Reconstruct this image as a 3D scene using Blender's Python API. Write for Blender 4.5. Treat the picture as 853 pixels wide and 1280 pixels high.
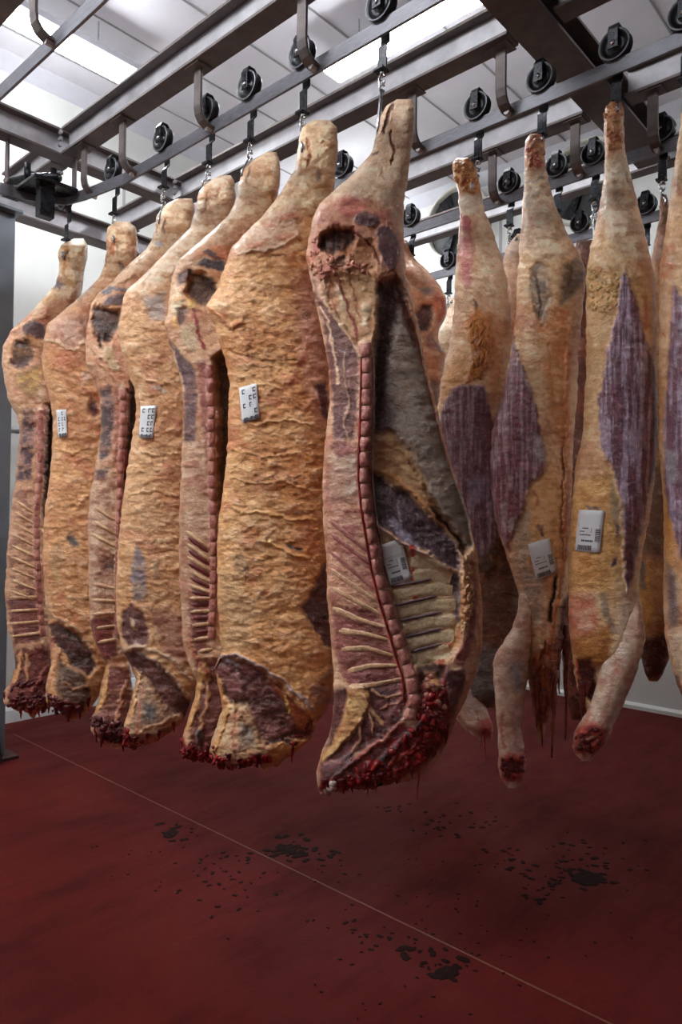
import bpy, math, random
import numpy as np
C = bpy.context.scene.collection
for o in list(bpy.data.objects): bpy.data.objects.remove(o)
random.seed(7)
# ------------------------------------------------------------------ camera
FPX = 885.5; YAW, PITCH, ROLL = [math.radians(a) for a in (42.1, .883, .758)]
CAM = np.array([0, 0, 1.5])
cy_, sy_ = math.cos(YAW), math.sin(YAW)
_F = np.array([-sy_, cy_, 0]); _R = np.array([cy_, sy_, 0]); _U = np.array([0, 0, 1.])
F2 = _F*math.cos(PITCH)+_U*math.sin(PITCH); U2 = _U*math.cos(PITCH)-_F*math.sin(PITCH)
R3 = _R*math.cos(ROLL)+U2*math.sin(ROLL); U3 = U2*math.cos(ROLL)-_R*math.sin(ROLL)
cam = bpy.data.cameras.new('camera'); camo = bpy.data.objects.new('camera', cam); C.objects.link(camo)
from mathutils import Matrix, Vector
m = Matrix(((R3[0], U3[0], -F2[0], 0), (R3[1], U3[1], -F2[1], 0), (R3[2], U3[2], -F2[2], 1.5), (0, 0, 0, 1)))
camo.matrix_world = m
cam.sensor_fit = 'VERTICAL'; cam.sensor_height = 36; cam.lens = 36*FPX/1280; cam.clip_start = .05
bpy.context.scene.camera = camo
sc = bpy.context.scene
sc.view_settings.view_transform = 'Standard'; sc.view_settings.look = 'None'
sc.view_settings.exposure = 1.72; sc.view_settings.gamma = 1; sc.view_settings.use_curve_mapping = False
w = bpy.data.worlds.new('world'); sc.world = w; w.use_nodes = True
w.node_tree.nodes['Background'].inputs[0].default_value = (.6, .65, .7, 1); w.node_tree.nodes['Background'].inputs[1].default_value = .05
LAMP = 17.0      # luminance of the fluorescent diffusers
CEIL = 4.9; XL, XR, YN, YF = -5.35, 8.0, -4.4, 6.0

def rays(x, y):
    x = np.asarray(x, float); y = np.asarray(y, float)
    return F2+R3*((x-426.5)/FPX)[..., None]-U3*((y-640)/FPX)[..., None]
def onY(x, y, Y): d = rays(x, y); return CAM+d*Y/d[1]
def onX(x, y, X): d = rays(x, y); return CAM+d*X/d[0]
def onZ(x, y, Z): d = rays(x, y); return CAM+d*(Z-1.5)/d[2]

# ------------------------------------------------------------------ materials
def lin(c):
    c = np.asarray(c, float)/255.; return np.where(c <= .04045, c/12.92, ((c+.055)/1.055)**2.4)
class NT:
    def __init__(s, name):
        s.m = bpy.data.materials.new(name); s.m.use_nodes = True; s.t = s.m.node_tree; s.b = s.t.nodes['Principled BSDF']
    def n(s, k, **kw):
        nd = s.t.nodes.new(k)
        for a, v in kw.items(): setattr(nd, a, v)
        return nd
    def l(s, a, b): s.t.links.new(a, b)
    def noise(s, scale, map3=None, detail=4, rough=.6, dist=0):
        tc = s.n('ShaderNodeTexCoord'); n = s.n('ShaderNodeTexNoise'); n.inputs['Scale'].default_value = scale
        n.inputs['Detail'].default_value = detail; n.inputs['Roughness'].default_value = rough; n.inputs['Distortion'].default_value = dist
        if map3:
            mp = s.n('ShaderNodeMapping'); mp.inputs['Scale'].default_value = map3; s.l(tc.outputs['Object'], mp.inputs[0]); s.l(mp.outputs[0], n.inputs[0])
        else: s.l(tc.outputs['Object'], n.inputs[0])
        return n.outputs[0]
    def math(s, op, a, b=None, clamp=False):
        n = s.n('ShaderNodeMath', operation=op, use_clamp=clamp)
        for i, v in enumerate((a, b)):
            if v is None: continue
            if hasattr(v, 'links'): s.l(v, n.inputs[i])
            else: n.inputs[i].default_value = v
        return n.outputs[0]
    def rng(s, v, a, b, c, d):
        n = s.n('ShaderNodeMapRange'); s.l(v, n.inputs[0])
        for i, q in enumerate((a, b, c, d)): n.inputs[i+1].default_value = q
        return n.outputs[0]
    def mix(s, f, a, b, bt='MIX'):
        n = s.n('ShaderNodeMix', data_type='RGBA', blend_type=bt)
        for i, v in ((0, f), (6, a), (7, b)):
            if hasattr(v, 'links'): s.l(v, n.inputs[i])
            elif i == 0: n.inputs[0].default_value = v
            else: n.inputs[i].default_value = (*v, 1)
        return n.outputs[2]
    def bump(s, h, dist, strength=1):
        b = s.n('ShaderNodeBump'); b.inputs['Distance'].default_value = dist; b.inputs['Strength'].default_value = strength
        s.l(h, b.inputs['Height']); s.l(b.outputs[0], s.b.inputs['Normal'])
    def set(s, **kw):
        for k, v in kw.items():
            k = k.replace('_', ' ')
            if hasattr(v, 'links'): s.l(v, s.b.inputs[k])
            else: s.b.inputs[k].default_value = (*v, 1) if isinstance(v, (tuple, np.ndarray)) else v
        return s.m
def simple(name, c, rough=.5, metal=0, var=.15, scale=20, map3=None, bump=0):
    t = NT(name); n = t.noise(scale, map3); c = lin(c)
    col = t.mix(t.rng(n, .3, .7, 0, 1), tuple(c*(1-var)), tuple(np.minimum(c*(1+var), 1)))
    if bump: t.bump(n, bump)
    return t.set(Base_Color=col, Roughness=t.rng(n, .3, .7, rough-.08, rough+.08), Metallic=metal)
# meat: the colour map is per vertex, the fibre and wrinkle relief is procedural
t = NT('meat'); at = t.n('ShaderNodeAttribute', attribute_name='Col')
wr = t.noise(1, (34, 34, 58), 6, .7, 1.1); fi = t.noise(1, (170, 170, 7), 3, .6, .2); fn = t.noise(190, None, 3, .7); md = t.noise(38, None, 4, .65, .8)
fat = t.math('ADD', t.math('MULTIPLY', wr, .8), t.math('MULTIPLY', fn, .35))
mus = t.math('ADD', t.math('MULTIPLY', fi, .55), t.math('MULTIPLY', fn, .2))
mx = t.n('ShaderNodeMix', data_type='FLOAT'); t.l(at.outputs['Alpha'], mx.inputs[0]); t.l(fat, mx.inputs[2]); t.l(mus, mx.inputs[3])
t.bump(mx.outputs[0], .012, .8)
v = t.math('ADD', t.rng(mx.outputs[0], .35, .8, .8, 1.28), t.rng(md, .3, .7, -.18, .2))
hs = t.mix(at.outputs['Alpha'], t.mix(t.rng(v, .7, 1.4, 0, 1), (.82, .66, .5), (1.28, 1.28, 1.26)), t.mix(t.rng(v, .8, 1.3, 0, 1), (.6, .56, .58), (1.6, 1.66, 1.72)))
col = t.mix(1, at.outputs['Color'], hs, 'MULTIPLY')
col = t.mix(t.rng(md, .6, .74, 0, .2), col, tuple(lin((206, 120, 96))), 'MIX')
n2 = t.noise(30, (1, 1, 1.7), 5, .6, 1.5); rd = t.rng(t.math('ABSOLUTE', t.math('SUBTRACT', n2, .5)), 0, .02, .4, 0)
col = t.mix(t.math('MULTIPLY', rd, t.rng(wr, .4, .6, 0, 1)), col, tuple(lin((238, 214, 196))))
MEAT = t.set(Coat_Weight=.22, Coat_Roughness=.2, Base_Color=col, Roughness=t.rng(md, .3, .7, .26, .46), Subsurface_Weight=0.0, Specular_IOR_Level=.5)
def flesh(name, c1, c2, rough=.38, scale=90):
    t = NT(name); n = t.noise(scale, None, 4); a = t.noise(25, None, 3)
    t.bump(n, .006, .7)
    return t.set(Base_Color=t.mix(t.rng(t.math('ADD', n, a), .8, 1.2, 0, 1), tuple(lin(c1)), tuple(lin(c2))), Roughness=rough)
BONE = flesh('cut_bone', (225, 190, 145), (196, 142, 112)); BONER = flesh('pink_bone', (190, 125, 110), (150, 78, 76))
RIB = flesh('rib_membrane', (226, 204, 168), (200, 166, 128)); CLOT = flesh('clotted_blood', (160, 30, 28), (84, 16, 18), .3, 60)
SPINE = flesh('vertebra_bone', (204, 142, 124), (158, 84, 80)); GRIST = flesh('pale_gristle', (222, 208, 195), (196, 150, 140))
PINKFAT = flesh('pink_fat', (214, 160, 130), (190, 110, 88)); REDMEAT = flesh('red_meat', (130, 52, 50), (84, 32, 34))
PAPER = simple('label_paper', (226, 226, 228), .5, 0, .03); INK = simple('label_ink', (70, 68, 74), .6, 0, .05)
BLOOD = simple('dried_blood', (27, 5, 4), .6, 0, .2, 30); BLOOD.node_tree.nodes['Principled BSDF'].inputs['Specular IOR Level'].default_value = .08
GALV = simple('galvanised_steel', (172, 169, 173), .45, .3, .22, 9, (1, 1, 1), .0006)
GALVD = simple('dark_and_shaded_galvanised_steel', (104, 94, 92), .5, .3, .3, 14, (1, 1, 1), .0006)  # dark steel; on the beam flanges its tone paints in their shade
RAIL = simple('worn_rail_steel', (118, 117, 124), .4, .4, .3, 30, (1, 8, 8), .0005)
DARK = simple('greasy_black_steel', (46, 46, 50), .3, .7, .3, 30); CHROME = simple('bright_steel', (200, 202, 206), .2, .95, .1, 40)
NYL = simple('black_wheel', (34, 34, 38), .35, .2, .2, 40)
STEELPOST = simple('grey_post_steel', (120, 126, 134), .4, .5, .12, 6)
t = NT('wall_panel'); n = t.noise(1.6, None, 4); WALL = t.set(Base_Color=t.mix(t.rng(n, .3, .7, 0, 1), tuple(lin((196, 196, 192))), tuple(lin((208, 208, 205)))), Roughness=.38)
t = NT('ceiling_panel'); n = t.noise(2.2, None, 4); CEILM = t.set(Base_Color=t.mix(t.rng(n, .3, .7, 0, 1), tuple(lin((212, 209, 216))), tuple(lin((226, 223, 229)))), Roughness=.42)
KERB = simple('kerb_paint', (222, 226, 228), .5, 0, .06, 8); SEAM = simple('panel_seam', (150, 148, 150), .6, 0, .05)
t = NT('red_resin_floor'); a = t.noise(1.1, None, 5, .6, .4); b = t.noise(60, None, 3); c = t.noise(5, (1, .35, 1), 5, .7)
col = t.mix(t.rng(a, .3, .7, 0, 1), tuple(lin((70, 15, 13))), tuple(lin((88, 24, 20))))
col = t.mix(t.rng(c, .5, .72, 0, .6), col, tuple(lin((50, 15, 14))))
t.bump(t.math('ADD', b, t.math('MULTIPLY', c, .6)), .0025, .6)
FLOOR = t.set(Base_Color=col, Roughness=t.rng(c, .3, .7, .5, .7), Specular_IOR_Level=.09)
t = NT('fluorescent_diffuser'); TUBE = t.set(Base_Color=(.9, .9, .9), Emission_Color=(.93, .97, 1.0), Emission_Strength=LAMP)
HOUSE = simple('lamp_housing', (196, 196, 204), .45, 0, .04); FANB = simple('fan_black', (26, 25, 26), .6, 0, .1); FANR = simple('fan_ring', (200, 196, 186), .5, 0, .05)

# ------------------------------------------------------------------ helpers
def link(name, verts, faces, mat, parent=None, smooth=True):
    me = bpy.data.meshes.new(name); me.from_pydata([tuple(map(float, v)) for v in verts], [], faces)
    if smooth: me.polygons.foreach_set('use_smooth', [True]*len(me.polygons))
    me.materials.append(mat); me.update(); o = bpy.data.objects.new(name, me); C.objects.link(o)
    if parent: o.parent = parent
    return o
def tag(o, label=None, cat=None, group=None, kind=None):
    for k, v in (('label', label), ('category', cat), ('group', group), ('kind', kind)):
        if v: o[k] = v
    return o
def empty(name, loc, label, cat, group=None):
    o = bpy.data.objects.new(name, None); o.empty_display_size = .1; C.objects.link(o); o.location = tuple(map(float, loc)); return tag(o, label, cat, group)
class MB:
    def __init__(s): s.v = []; s.f = []
    def add(s, v, f): k = len(s.v); s.v += [tuple(map(float, p)) for p in v]; s.f += [tuple(i+k for i in q) for q in f]; return s
    def box(s, a, b):
        (x0, y0, z0), (x1, y1, z1) = a, b
        return s.add([(x, y, z) for x in (x0, x1) for y in (y0, y1) for z in (z0, z1)], [(0, 1, 3, 2), (4, 6, 7, 5), (0, 4, 5, 1), (2, 3, 7, 6), (0, 2, 6, 4), (1, 5, 7, 3)])
    def tube(s, pts, r, n=10, cap=True):
        pts = [np.array(p, float) for p in pts]; rr = r if hasattr(r, '__len__') else [r]*len(pts); V = []; up = None
        for i, p in enumerate(pts):
            d = pts[min(i+1, len(pts)-1)]-pts[max(i-1, 0)]; d /= np.linalg.norm(d)+1e-9
            if up is None: up = np.cross(d, (0, 0, 1)) if abs(d[2]) < .9 else np.cross(d, (1, 0, 0))
            up = up-d*(up@d); up /= np.linalg.norm(up)+1e-9; sd = np.cross(d, up)
            V += [p+rr[i]*(up*math.cos(a)+sd*math.sin(a)) for a in [2*math.pi*k/n for k in range(n)]]
        f = [(i*n+k, i*n+(k+1) % n, (i+1)*n+(k+1) % n, (i+1)*n+k) for i in range(len(pts)-1) for k in range(n)]
        if cap: f += [tuple(range(n))[::-1], tuple((len(pts)-1)*n+k for k in range(n))]
        return s.add(V, f)
    def lathe(s, prof, c, axis='y', n=28):      # prof: (radius, height along the axis)
        V = []
        for r, h in prof:
            for k in range(n):
                a = 2*math.pi*k/n; p = (r*math.cos(a), h, r*math.sin(a)) if axis == 'y' else (r*math.cos(a), r*math.sin(a), h)
                V.append((p[0]+c[0], p[1]+c[1], p[2]+c[2]))
        return s.add(V, [(i*n+k, i*n+(k+1) % n, (i+1)*n+(k+1) % n, (i+1)*n+k) for i in range(len(prof)-1) for k in range(n)])
    def prism(s, poly, o, e1, e2, ax, L):       # polygon (a,b) in plane e1,e2 extruded along ax
        o, e1, e2, ax = [np.array(q, float) for q in (o, e1, e2, ax)]; n = len(poly)
        V = [o+e1*a+e2*b for a, b in poly]+[o+e1*a+e2*b+ax*L for a, b in poly]
        return s.add(V, [(k, (k+1) % n, n+(k+1) % n, n+k) for k in range(n)]+[tuple(range(n))[::-1], tuple(range(n, 2*n))])
    def build(s, name, mat, parent=None, smooth=False, bevel=0):
        o = link(name, s.v, s.f, mat, parent, smooth)
        if bevel: b = o.modifiers.new('bevel', 'BEVEL'); b.width = bevel; b.segments = 2; b.limit_method = 'ANGLE'
        return o
def struct(o): o['kind'] = 'structure'; return o

# ------------------------------------------------------------------ room
struct(MB().box((XL-.1, YN-.1, -.1), (XR+.1, YF+.1, 0)).build('floor', FLOOR))
struct(MB().box((XL-.1, YN-.1, CEIL), (XR+.1, YF+.1, CEIL+.1)).build('ceiling', CEILM))
struct(MB().box((XL-.1, YN-.1, 0), (XL, YF+.1, CEIL)).build('wall_left', WALL))
struct(MB().box((XL, YF, 0), (XR+.1, YF+.1, CEIL)).build('wall_far', WALL))
struct(MB().box((XR, YN, 0), (XR+.1, YF, CEIL)).build('wall_right', WALL))
struct(MB().box((XL, YN-.1, 0), (XR, YN, CEIL)).build('wall_near', WALL))
kp = [(0, 0), (.06, 0), (.06, .09), (.03, .16), (0, .16)]
struct(MB().prism(kp, (XL, YN, 0), (1, 0, 0), (0, 0, 1), (0, 1, 0), YF-YN).build('baseboard_left', KERB))
struct(MB().prism([(0, 0), (.03, 0), (.03, .03), (.008, .05), (0, .05)], (XL+.06, YF, 0), (0, -1, 0), (0, 0, 1), (1, 0, 0), XR-XL-.06).build('baseboard_far', WALL))
k = 0
par = bpy.data.objects['ceiling']
x = -5.0
while x < 7.6:                                   # ceiling panels: joints stand slightly proud, one strip each
    MB().box((x-.006, YN, CEIL-.006), (x+.006, YF, CEIL)).build('panel_joint', SEAM, par); x += .57
for y in np.arange(YN+.7, YF, 1.14):
    MB().box((XL, y-.012, .16), (XL+.008, y+.012, CEIL)).build('panel_joint', SEAM, bpy.data.objects['wall_left'])
for x in np.arange(XL+.8, XR, 1.14):
    MB().box((x-.012, YF-.008, .16), (x+.012, YF, CEIL)).build('panel_joint', SEAM, bpy.data.objects['wall_far'])
struct(MB().prism([(0, 0), (.1, 0), (0, -.1)], (XL, YN, CEIL), (1, 0, 0), (0, 0, 1), (0, 1, 0), YF-YN).build('trim_1', HOUSE))
struct(MB().prism([(0, 0), (.1, 0), (0, -.1)], (XL, YF, CEIL), (0, -1, 0), (0, 0, 1), (1, 0, 0), XR-XL).build('trim_2', HOUSE))
j0, j1 = -5.0, XR
struct(MB().box((j0, 2.158, 0), (j1, 2.165, .0012)).build('trim_3', simple('joint_filler', (104, 62, 46), .6, 0, .35, 12)))

# ------------------------------------------------------------------ lamps
def lamp(x0, y0, x1, y1, label, wd=.17, z=4.6):
    c = ((x0+x1)/2, (y0+y1)/2, z); e = empty('fluorescent_light', c, label, 'light')
    hx, hy = abs(x1-x0)/2, abs(y1-y0)/2
    if hx > hy: a = (-hx, -wd/2); b = (hx, wd/2)
    else: a = (-wd/2, -hy); b = (wd/2, hy)
    MB().box((*a, 0), (*b, .05)).build('diffuser', TUBE, e, bevel=.012)
    MB().box((a[0]-.012, a[1]-.012, .05), (b[0]+.012, b[1]+.012, .1)).build('housing', HOUSE, e, bevel=.008)
    for s in (-.6, .6):
        p = (s*hx, 0) if hx > hy else (0, s*hy)
        MB().tube([(p[0], p[1], .1), (p[0], p[1], CEIL-z)], .006).build('suspension_rod', GALV, e)
lamp(-4.47, 1.25, -4.47, 2.70, 'fluorescent ceiling light at top left running towards the far wall')
lamp(-3.36, 3.56, -2.12, 3.56, 'long fluorescent ceiling light behind the first rail, top centre')
lamp(-3.0, .2, -1.5, .2, 'fluorescent ceiling light over the open floor in front of the rails, nearer the left wall')
lamp(-4.6, -2.6, -3.1, -2.6, 'fluorescent ceiling light well behind the viewpoint')
lamp(-4.6, -.9, -3.1, -.9, 'fluorescent ceiling light over the open floor beside the left wall')
lamp(-2.9, -1.2, -1.4, -1.2, 'fluorescent ceiling light over the open floor, furthest from the rails')

lamp(-5.2, 5.3, -4.3, 5.3, 'added light brightening the far wall, hidden in the far left corner behind the front row')  # made-up lamp kept out of sight, lifts the upper far wall
lamp(1.2, 5.3, 2.7, 5.3, 'added unseen light brightening the far wall, beyond the right edge')  # second added lamp, out of view, brightens the right of the far wall
# ------------------------------------------------------------------ steel frame
def ibeam(p0, p1, h, wd, label, mat=GALV, tf=.014, tw=.008):
    p0 = np.array(p0, float); p1 = np.array(p1, float); d = p1-p0; L = np.linalg.norm(d); d /= L; s = np.cross(d, (0, 0, 1))
    e = empty('steel_beam', (p0+p1)/2, label, 'beam'); a, b = -wd/2, wd/2; o = p0-(p0+p1)/2
    MB().prism([(a, 0), (b, 0), (b, tf), (a, tf)], o, s, (0, 0, 1), d, L).build('flange', GALVD, e, bevel=.002)  # flange shade is put into the darker steel colour, web stays light
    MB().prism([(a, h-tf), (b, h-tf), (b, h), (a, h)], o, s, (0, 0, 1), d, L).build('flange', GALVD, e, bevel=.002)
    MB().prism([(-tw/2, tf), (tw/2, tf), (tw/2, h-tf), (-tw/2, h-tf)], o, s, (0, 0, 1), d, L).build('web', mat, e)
    return e
ZB = 3.5; HB = .15
ibeam((-3.74, 1.86, ZB), (-1.43, 1.86, ZB), HB, .1, 'galvanised steel beam above the front rail, running from top centre down to the left corner')
ibeam((-4.52, 1.86, ZB), (-3.86, 1.86, ZB), HB, .1, 'short galvanised steel beam at the left between the two cross beams')
ibeam((-1.23, 1.86, ZB), (2.4, 1.86, ZB), HB, .1, 'galvanised steel beam above the front rail, right of the wide cross beam')
ibeam((-3.74, 2.6, ZB), (-1.43, 2.6, ZB), HB, .1, 'galvanised steel beam above the second rail, behind the front beam')
ibeam((-4.52, 2.6, ZB), (-3.86, 2.6, ZB), HB, .1, 'short galvanised steel beam at the left, behind the front rail switch')
ibeam((-1.23, 2.6, ZB), (2.4, 2.6, ZB), HB, .1, 'galvanised steel beam above the second rail, right of the wide cross beam')
ibeam((-3.74, 3.34, ZB), (-1.43, 3.34, ZB), HB, .1, 'galvanised steel beam above the third rail, in front of the round fans')
ibeam((-1.23, 3.34, ZB), (2.4, 3.34, ZB), HB, .1, 'galvanised steel beam above the third rail, right of the wide cross beam')
ibeam((-3.74, 4.08, ZB), (2.4, 4.08, ZB), HB, .08, 'galvanised steel beam above the fourth rail, furthest back')
ibeam((-3.74, 1.12, ZB), (2.4, 1.12, ZB), HB, .1, 'galvanised steel beam above the rail nearest the top left corner')
ibeam((-3.8, .2, ZB), (-3.8, 4.6, ZB), HB, .1, 'galvanised cross beam at the left that the long beams are bolted to')
ibeam((-4.62, .2, ZB-.06), (-4.62, 4.6, ZB-.06), HB, .12, 'galvanised cross beam near the left wall, resting on the grey post')
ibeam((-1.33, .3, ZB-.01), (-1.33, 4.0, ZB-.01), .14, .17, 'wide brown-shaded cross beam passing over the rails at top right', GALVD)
def bar_rail(pts, label, h=.06, th=.012):
    pts = [np.array(p, float) for p in pts]; c = pts[len(pts)//2]; e = MB(); V = []
    for i, p in enumerate(pts):
        d = pts[min(i+1, len(pts)-1)]-pts[max(i-1, 0)]; d /= np.linalg.norm(d); s = np.cross(d, (0, 0, 1))*th/2
        V += [p-s-c, p+s-c, p+s-c-np.array([0, 0, h]), p-s-c-np.array([0, 0, h])]
    f = [(i*4+k, i*4+(k+1) % 4, i*4+4+(k+1) % 4, i*4+4+k) for i in range(len(pts)-1) for k in range(4)]+[(0, 3, 2, 1), tuple(len(V)-4+k for k in range(4))]
    o = e.add(V, f).build('overhead_rail', RAIL, None, bevel=.002); o.location = tuple(c); return tag(o, label, 'rail')
ZR = 3.30
for q, (bx, by) in enumerate(((-3.735, 1.80), (-3.735, 2.54))):
    o = MB(); 
    for k_ in range(3): o.tube([(.0, 0, -.035+.035*k_), (.022, -.004, -.035+.035*k_)], .011, 6)
    o = o.build('beam_bolts', GALV); o.location = (bx, by, ZB+.075); tag(o, ('three hexagonal bolts where the front beam meets the left cross beam', 'three hexagonal bolts where the second beam meets the left cross beam')[q], 'bolts', kind='stuff')
crv = [onZ(x, y, 3.30) for x, y in ((0, 228), (30, 236), (60, 242), (84, 243), (106, 237))]
bar_rail([(2.4, 1.94, ZR), (-1.2, 1.94, ZR), (-2.4, 1.94, ZR), (-3.3, 1.94, ZR)]+[tuple(p) for p in crv[::-1]], 'front overhead rail carrying the seven cut beef sides, curving away at its left end')
RY = {0: 1.2, 1: 1.94, 2: 2.70, 3: 3.42, 4: 4.16}
bar_rail([(-3.9, RY[0], ZR), (-1.5, RY[0], ZR), (2.4, RY[0], ZR)], 'overhead rail crossing the top left corner in front of the lamp')
bar_rail([(-3.6, RY[2], ZR), (-1.5, RY[2], ZR), (2.4, RY[2], ZR)], 'second overhead rail carrying the purple-muscled carcasses at the right')
bar_rail([(-3.6, RY[3], ZR), (-1.5, RY[3], ZR), (2.4, RY[3], ZR)], 'third overhead rail passing in front of the two round fans')
bar_rail([(-3.2, RY[4], ZR), (-1.5, RY[4], ZR), (2.4, RY[4], ZR)], 'fourth overhead rail, low against the far white wall')
def hanger(px, py, r, label, wd=.048, z=3.27, X=None):
    Y = RY[r]; P = onY(px, py, Y-.07) if X is None else (X, 0, 0); e = empty('rail_hanger', (P[0], Y-.08, 3.5), label, 'hanger')
    o = MB(); pr = [(0, 0), (0, -.17), (.006, -.2), (.022, -.223), (.045, -.236), (.071, -.24)]; th = .013; V = []
    for i, (a, b) in enumerate(pr):
        q0 = np.array(pr[max(i-1, 0)]); q1 = np.array(pr[min(i+1, len(pr)-1)]); d = q1-q0; d = d/np.linalg.norm(d); nn = np.array([-d[1], d[0]])*th/2
        for sx in (-wd/2, wd/2): V += [(sx, a-nn[0], b-nn[1]), (sx, a+nn[0], b+nn[1])]
    f = []
    for i in range(len(pr)-1):
        q = i*4; f += [(q, q+4, q+5, q+1), (q+2, q+3, q+7, q+6), (q, q+2, q+6, q+4), (q+1, q+5, q+7, q+3)]
    f += [(0, 1, 3, 2), (len(V)-4, len(V)-2, len(V)-1, len(V)-3)]
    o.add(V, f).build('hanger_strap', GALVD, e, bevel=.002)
    b = MB(); b.tube([(0, .046, -.245), (0, .074, -.245)], .013, 6); b.build('bolt', GALV, e)
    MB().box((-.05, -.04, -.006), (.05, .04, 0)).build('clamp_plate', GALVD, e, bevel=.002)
    return e
hanger(380, 60, 1, 'steel rail hanger beside the sixth trolley, top centre'); hanger(250, 120, 1, 'steel rail hanger beside the fourth trolley from the left')
hanger(155, 190, 1, 'steel rail hanger over the second beef side from the left'); hanger(107, 225, 1, 'J-shaped steel hanger at the left end of the front rail')
hanger(740, 60, 1, 'broad steel hanger on the front rail, top right'); 
hanger(628, 100, 2, 'steel hanger between the first two trolleys of the second rail'.replace('between the first two trolleys of the second rail', 'holding the second rail over the purple-muscled carcasses, centre right'))
hanger(517, 160, 2, 'steel hanger behind the shank of the open beef side'); hanger(166, 255, 2, 'steel hanger of the second rail at far left, behind the front rail')
for px, lb in ((617, 'steel hanger of the third rail, left of the three by the fans'), (720, 'steel hanger of the third rail, beside the right-hand fan'), (817, 'steel hanger of the third rail, rightmost near the wide cross beam')): hanger(px, 225, 3, lb)
hanger(45, 30, 0, 'curved steel hanger at top left in front of the lit lamp')

# left end: rail switch and its little hangers
P = onZ(50, 222, 3.36); e = empty('rail_switch', P, 'black greasy rail switch mechanism at the left end of the front rail', 'switch')
MB().box((-.2, -.1, -.08), (.16, .14, -.06)).build('base_plate', DARK, e, bevel=.004)
MB().box((.06, -.05, -.25), (.12, .03, -.06)).build('side_plate', DARK, e, bevel=.004)
MB().tube([(-.2, -.1, 0), (-.05, 0, .02), (.1, .06, -.01)], .022, 10).build('link_arm', DARK, e, True)
MB().tube([(-.22, -.05, .04), (.05, .1, .05)], .014, 10).build('pivot_rod', CHROME, e, True)
for q in ((-.1, 0, -.05), (.03, .06, -.05), (-.02, -.06, -.05)): MB().tube([q, (q[0], q[1], .06)], .018, 8).build('pivot_pin', DARK, e, True)
MB().lathe([(.0, .02), (.05, .02), (.055, 0), (.05, -.02), (0, -.02)], (-.12, .02, -.02), 'z', 20).build('cam_disc', DARK, e, True)
for px, py, lb in ((9, 200, 'flat steel strap hanging from the left cross beam at the frame edge'), (93, 222, 'flat steel strap hanging beside the rail switch')):
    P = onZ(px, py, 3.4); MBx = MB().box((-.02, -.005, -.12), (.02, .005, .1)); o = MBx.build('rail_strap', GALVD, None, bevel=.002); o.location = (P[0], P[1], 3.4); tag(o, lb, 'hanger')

# post, foot plate, pipes
PX, PY = -4.6, 1.84
e = empty('steel_post', (PX, PY, 0), 'grey square steel post at the left edge holding up the frame', 'post')
MB().box((-.07, -.07, .02), (.07, .07, 3.42)).build('shaft', STEELPOST, e, bevel=.012)
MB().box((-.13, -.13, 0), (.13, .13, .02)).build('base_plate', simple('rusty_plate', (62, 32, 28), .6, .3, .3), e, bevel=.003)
MB().box((-.11, -.09, 3.42), (.13, .09, 3.44)).build('cap_plate', STEELPOST, e, bevel=.003)
MB().prism([(0, 0), (.12, 0), (0, .3)], (.07, -.006, .02), (1, 0, 0), (0, 0, 1), (0, 1, 0), .012).build('gusset', DARK, e)
for py, lb in ((537, 'upper round steel guard pipe at the left edge behind the first beef side'), (740, 'lower round steel guard pipe at the left edge behind the first beef side')):
    P = onX(10, py, -5.2); o = MB().tube([(0, -3, 0), (0, .2, 0)], .022, 14).build('guard_pipe', GALV, None, True); o.location = (-5.2, P[1], P[2]); tag(o, lb, 'pipe')
    MB().tube([(-.15, -.5, 0), (0, -.5, 0)], .015, 10).build('wall_bracket', GALV, o, True)

# fans on the far wall
for cx, cz, r, lb in ((-3.86, 4.5, .40, 'round black ventilation fan on the far wall, left of the two'), (-2.56, 4.5, .40, 'round black ventilation fan on the far wall, right of the two')):
    e = empty('wall_fan', (cx, YF, cz), lb, 'fan')
    r *= .92
    MB().lathe([(0, -.03), (r*.94, -.03), (r*.94, -.01)], (0, 0, 0), 'y', 48).build('fan_back', FANB, e)
    MB().lathe([(r*.92, -.005), (r*.92, -.09), (r*.96, -.1), (r, -.09), (r, -.005)], (0, 0, 0), 'y', 48).build('fan_ring', FANR, e, True)
    MB().lathe([(0, -.08), (.07, -.08), (.08, -.07), (.08, -.03)], (0, 0, 0), 'y', 24).build('hub', DARK, e, True)
    for q in range(6):
        a = q*math.pi/3; c_, s_ = math.cos(a), math.sin(a); V = []
        for rr in (.07, r*.88):
            for tt, yy in ((-.22, -.04), (.22, -.07)): V.append((rr*math.cos(a+tt), yy, rr*math.sin(a+tt)))
        MB().add(V, [(0, 1, 3, 2)]).build('fan_blade', DARK, e)

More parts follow.
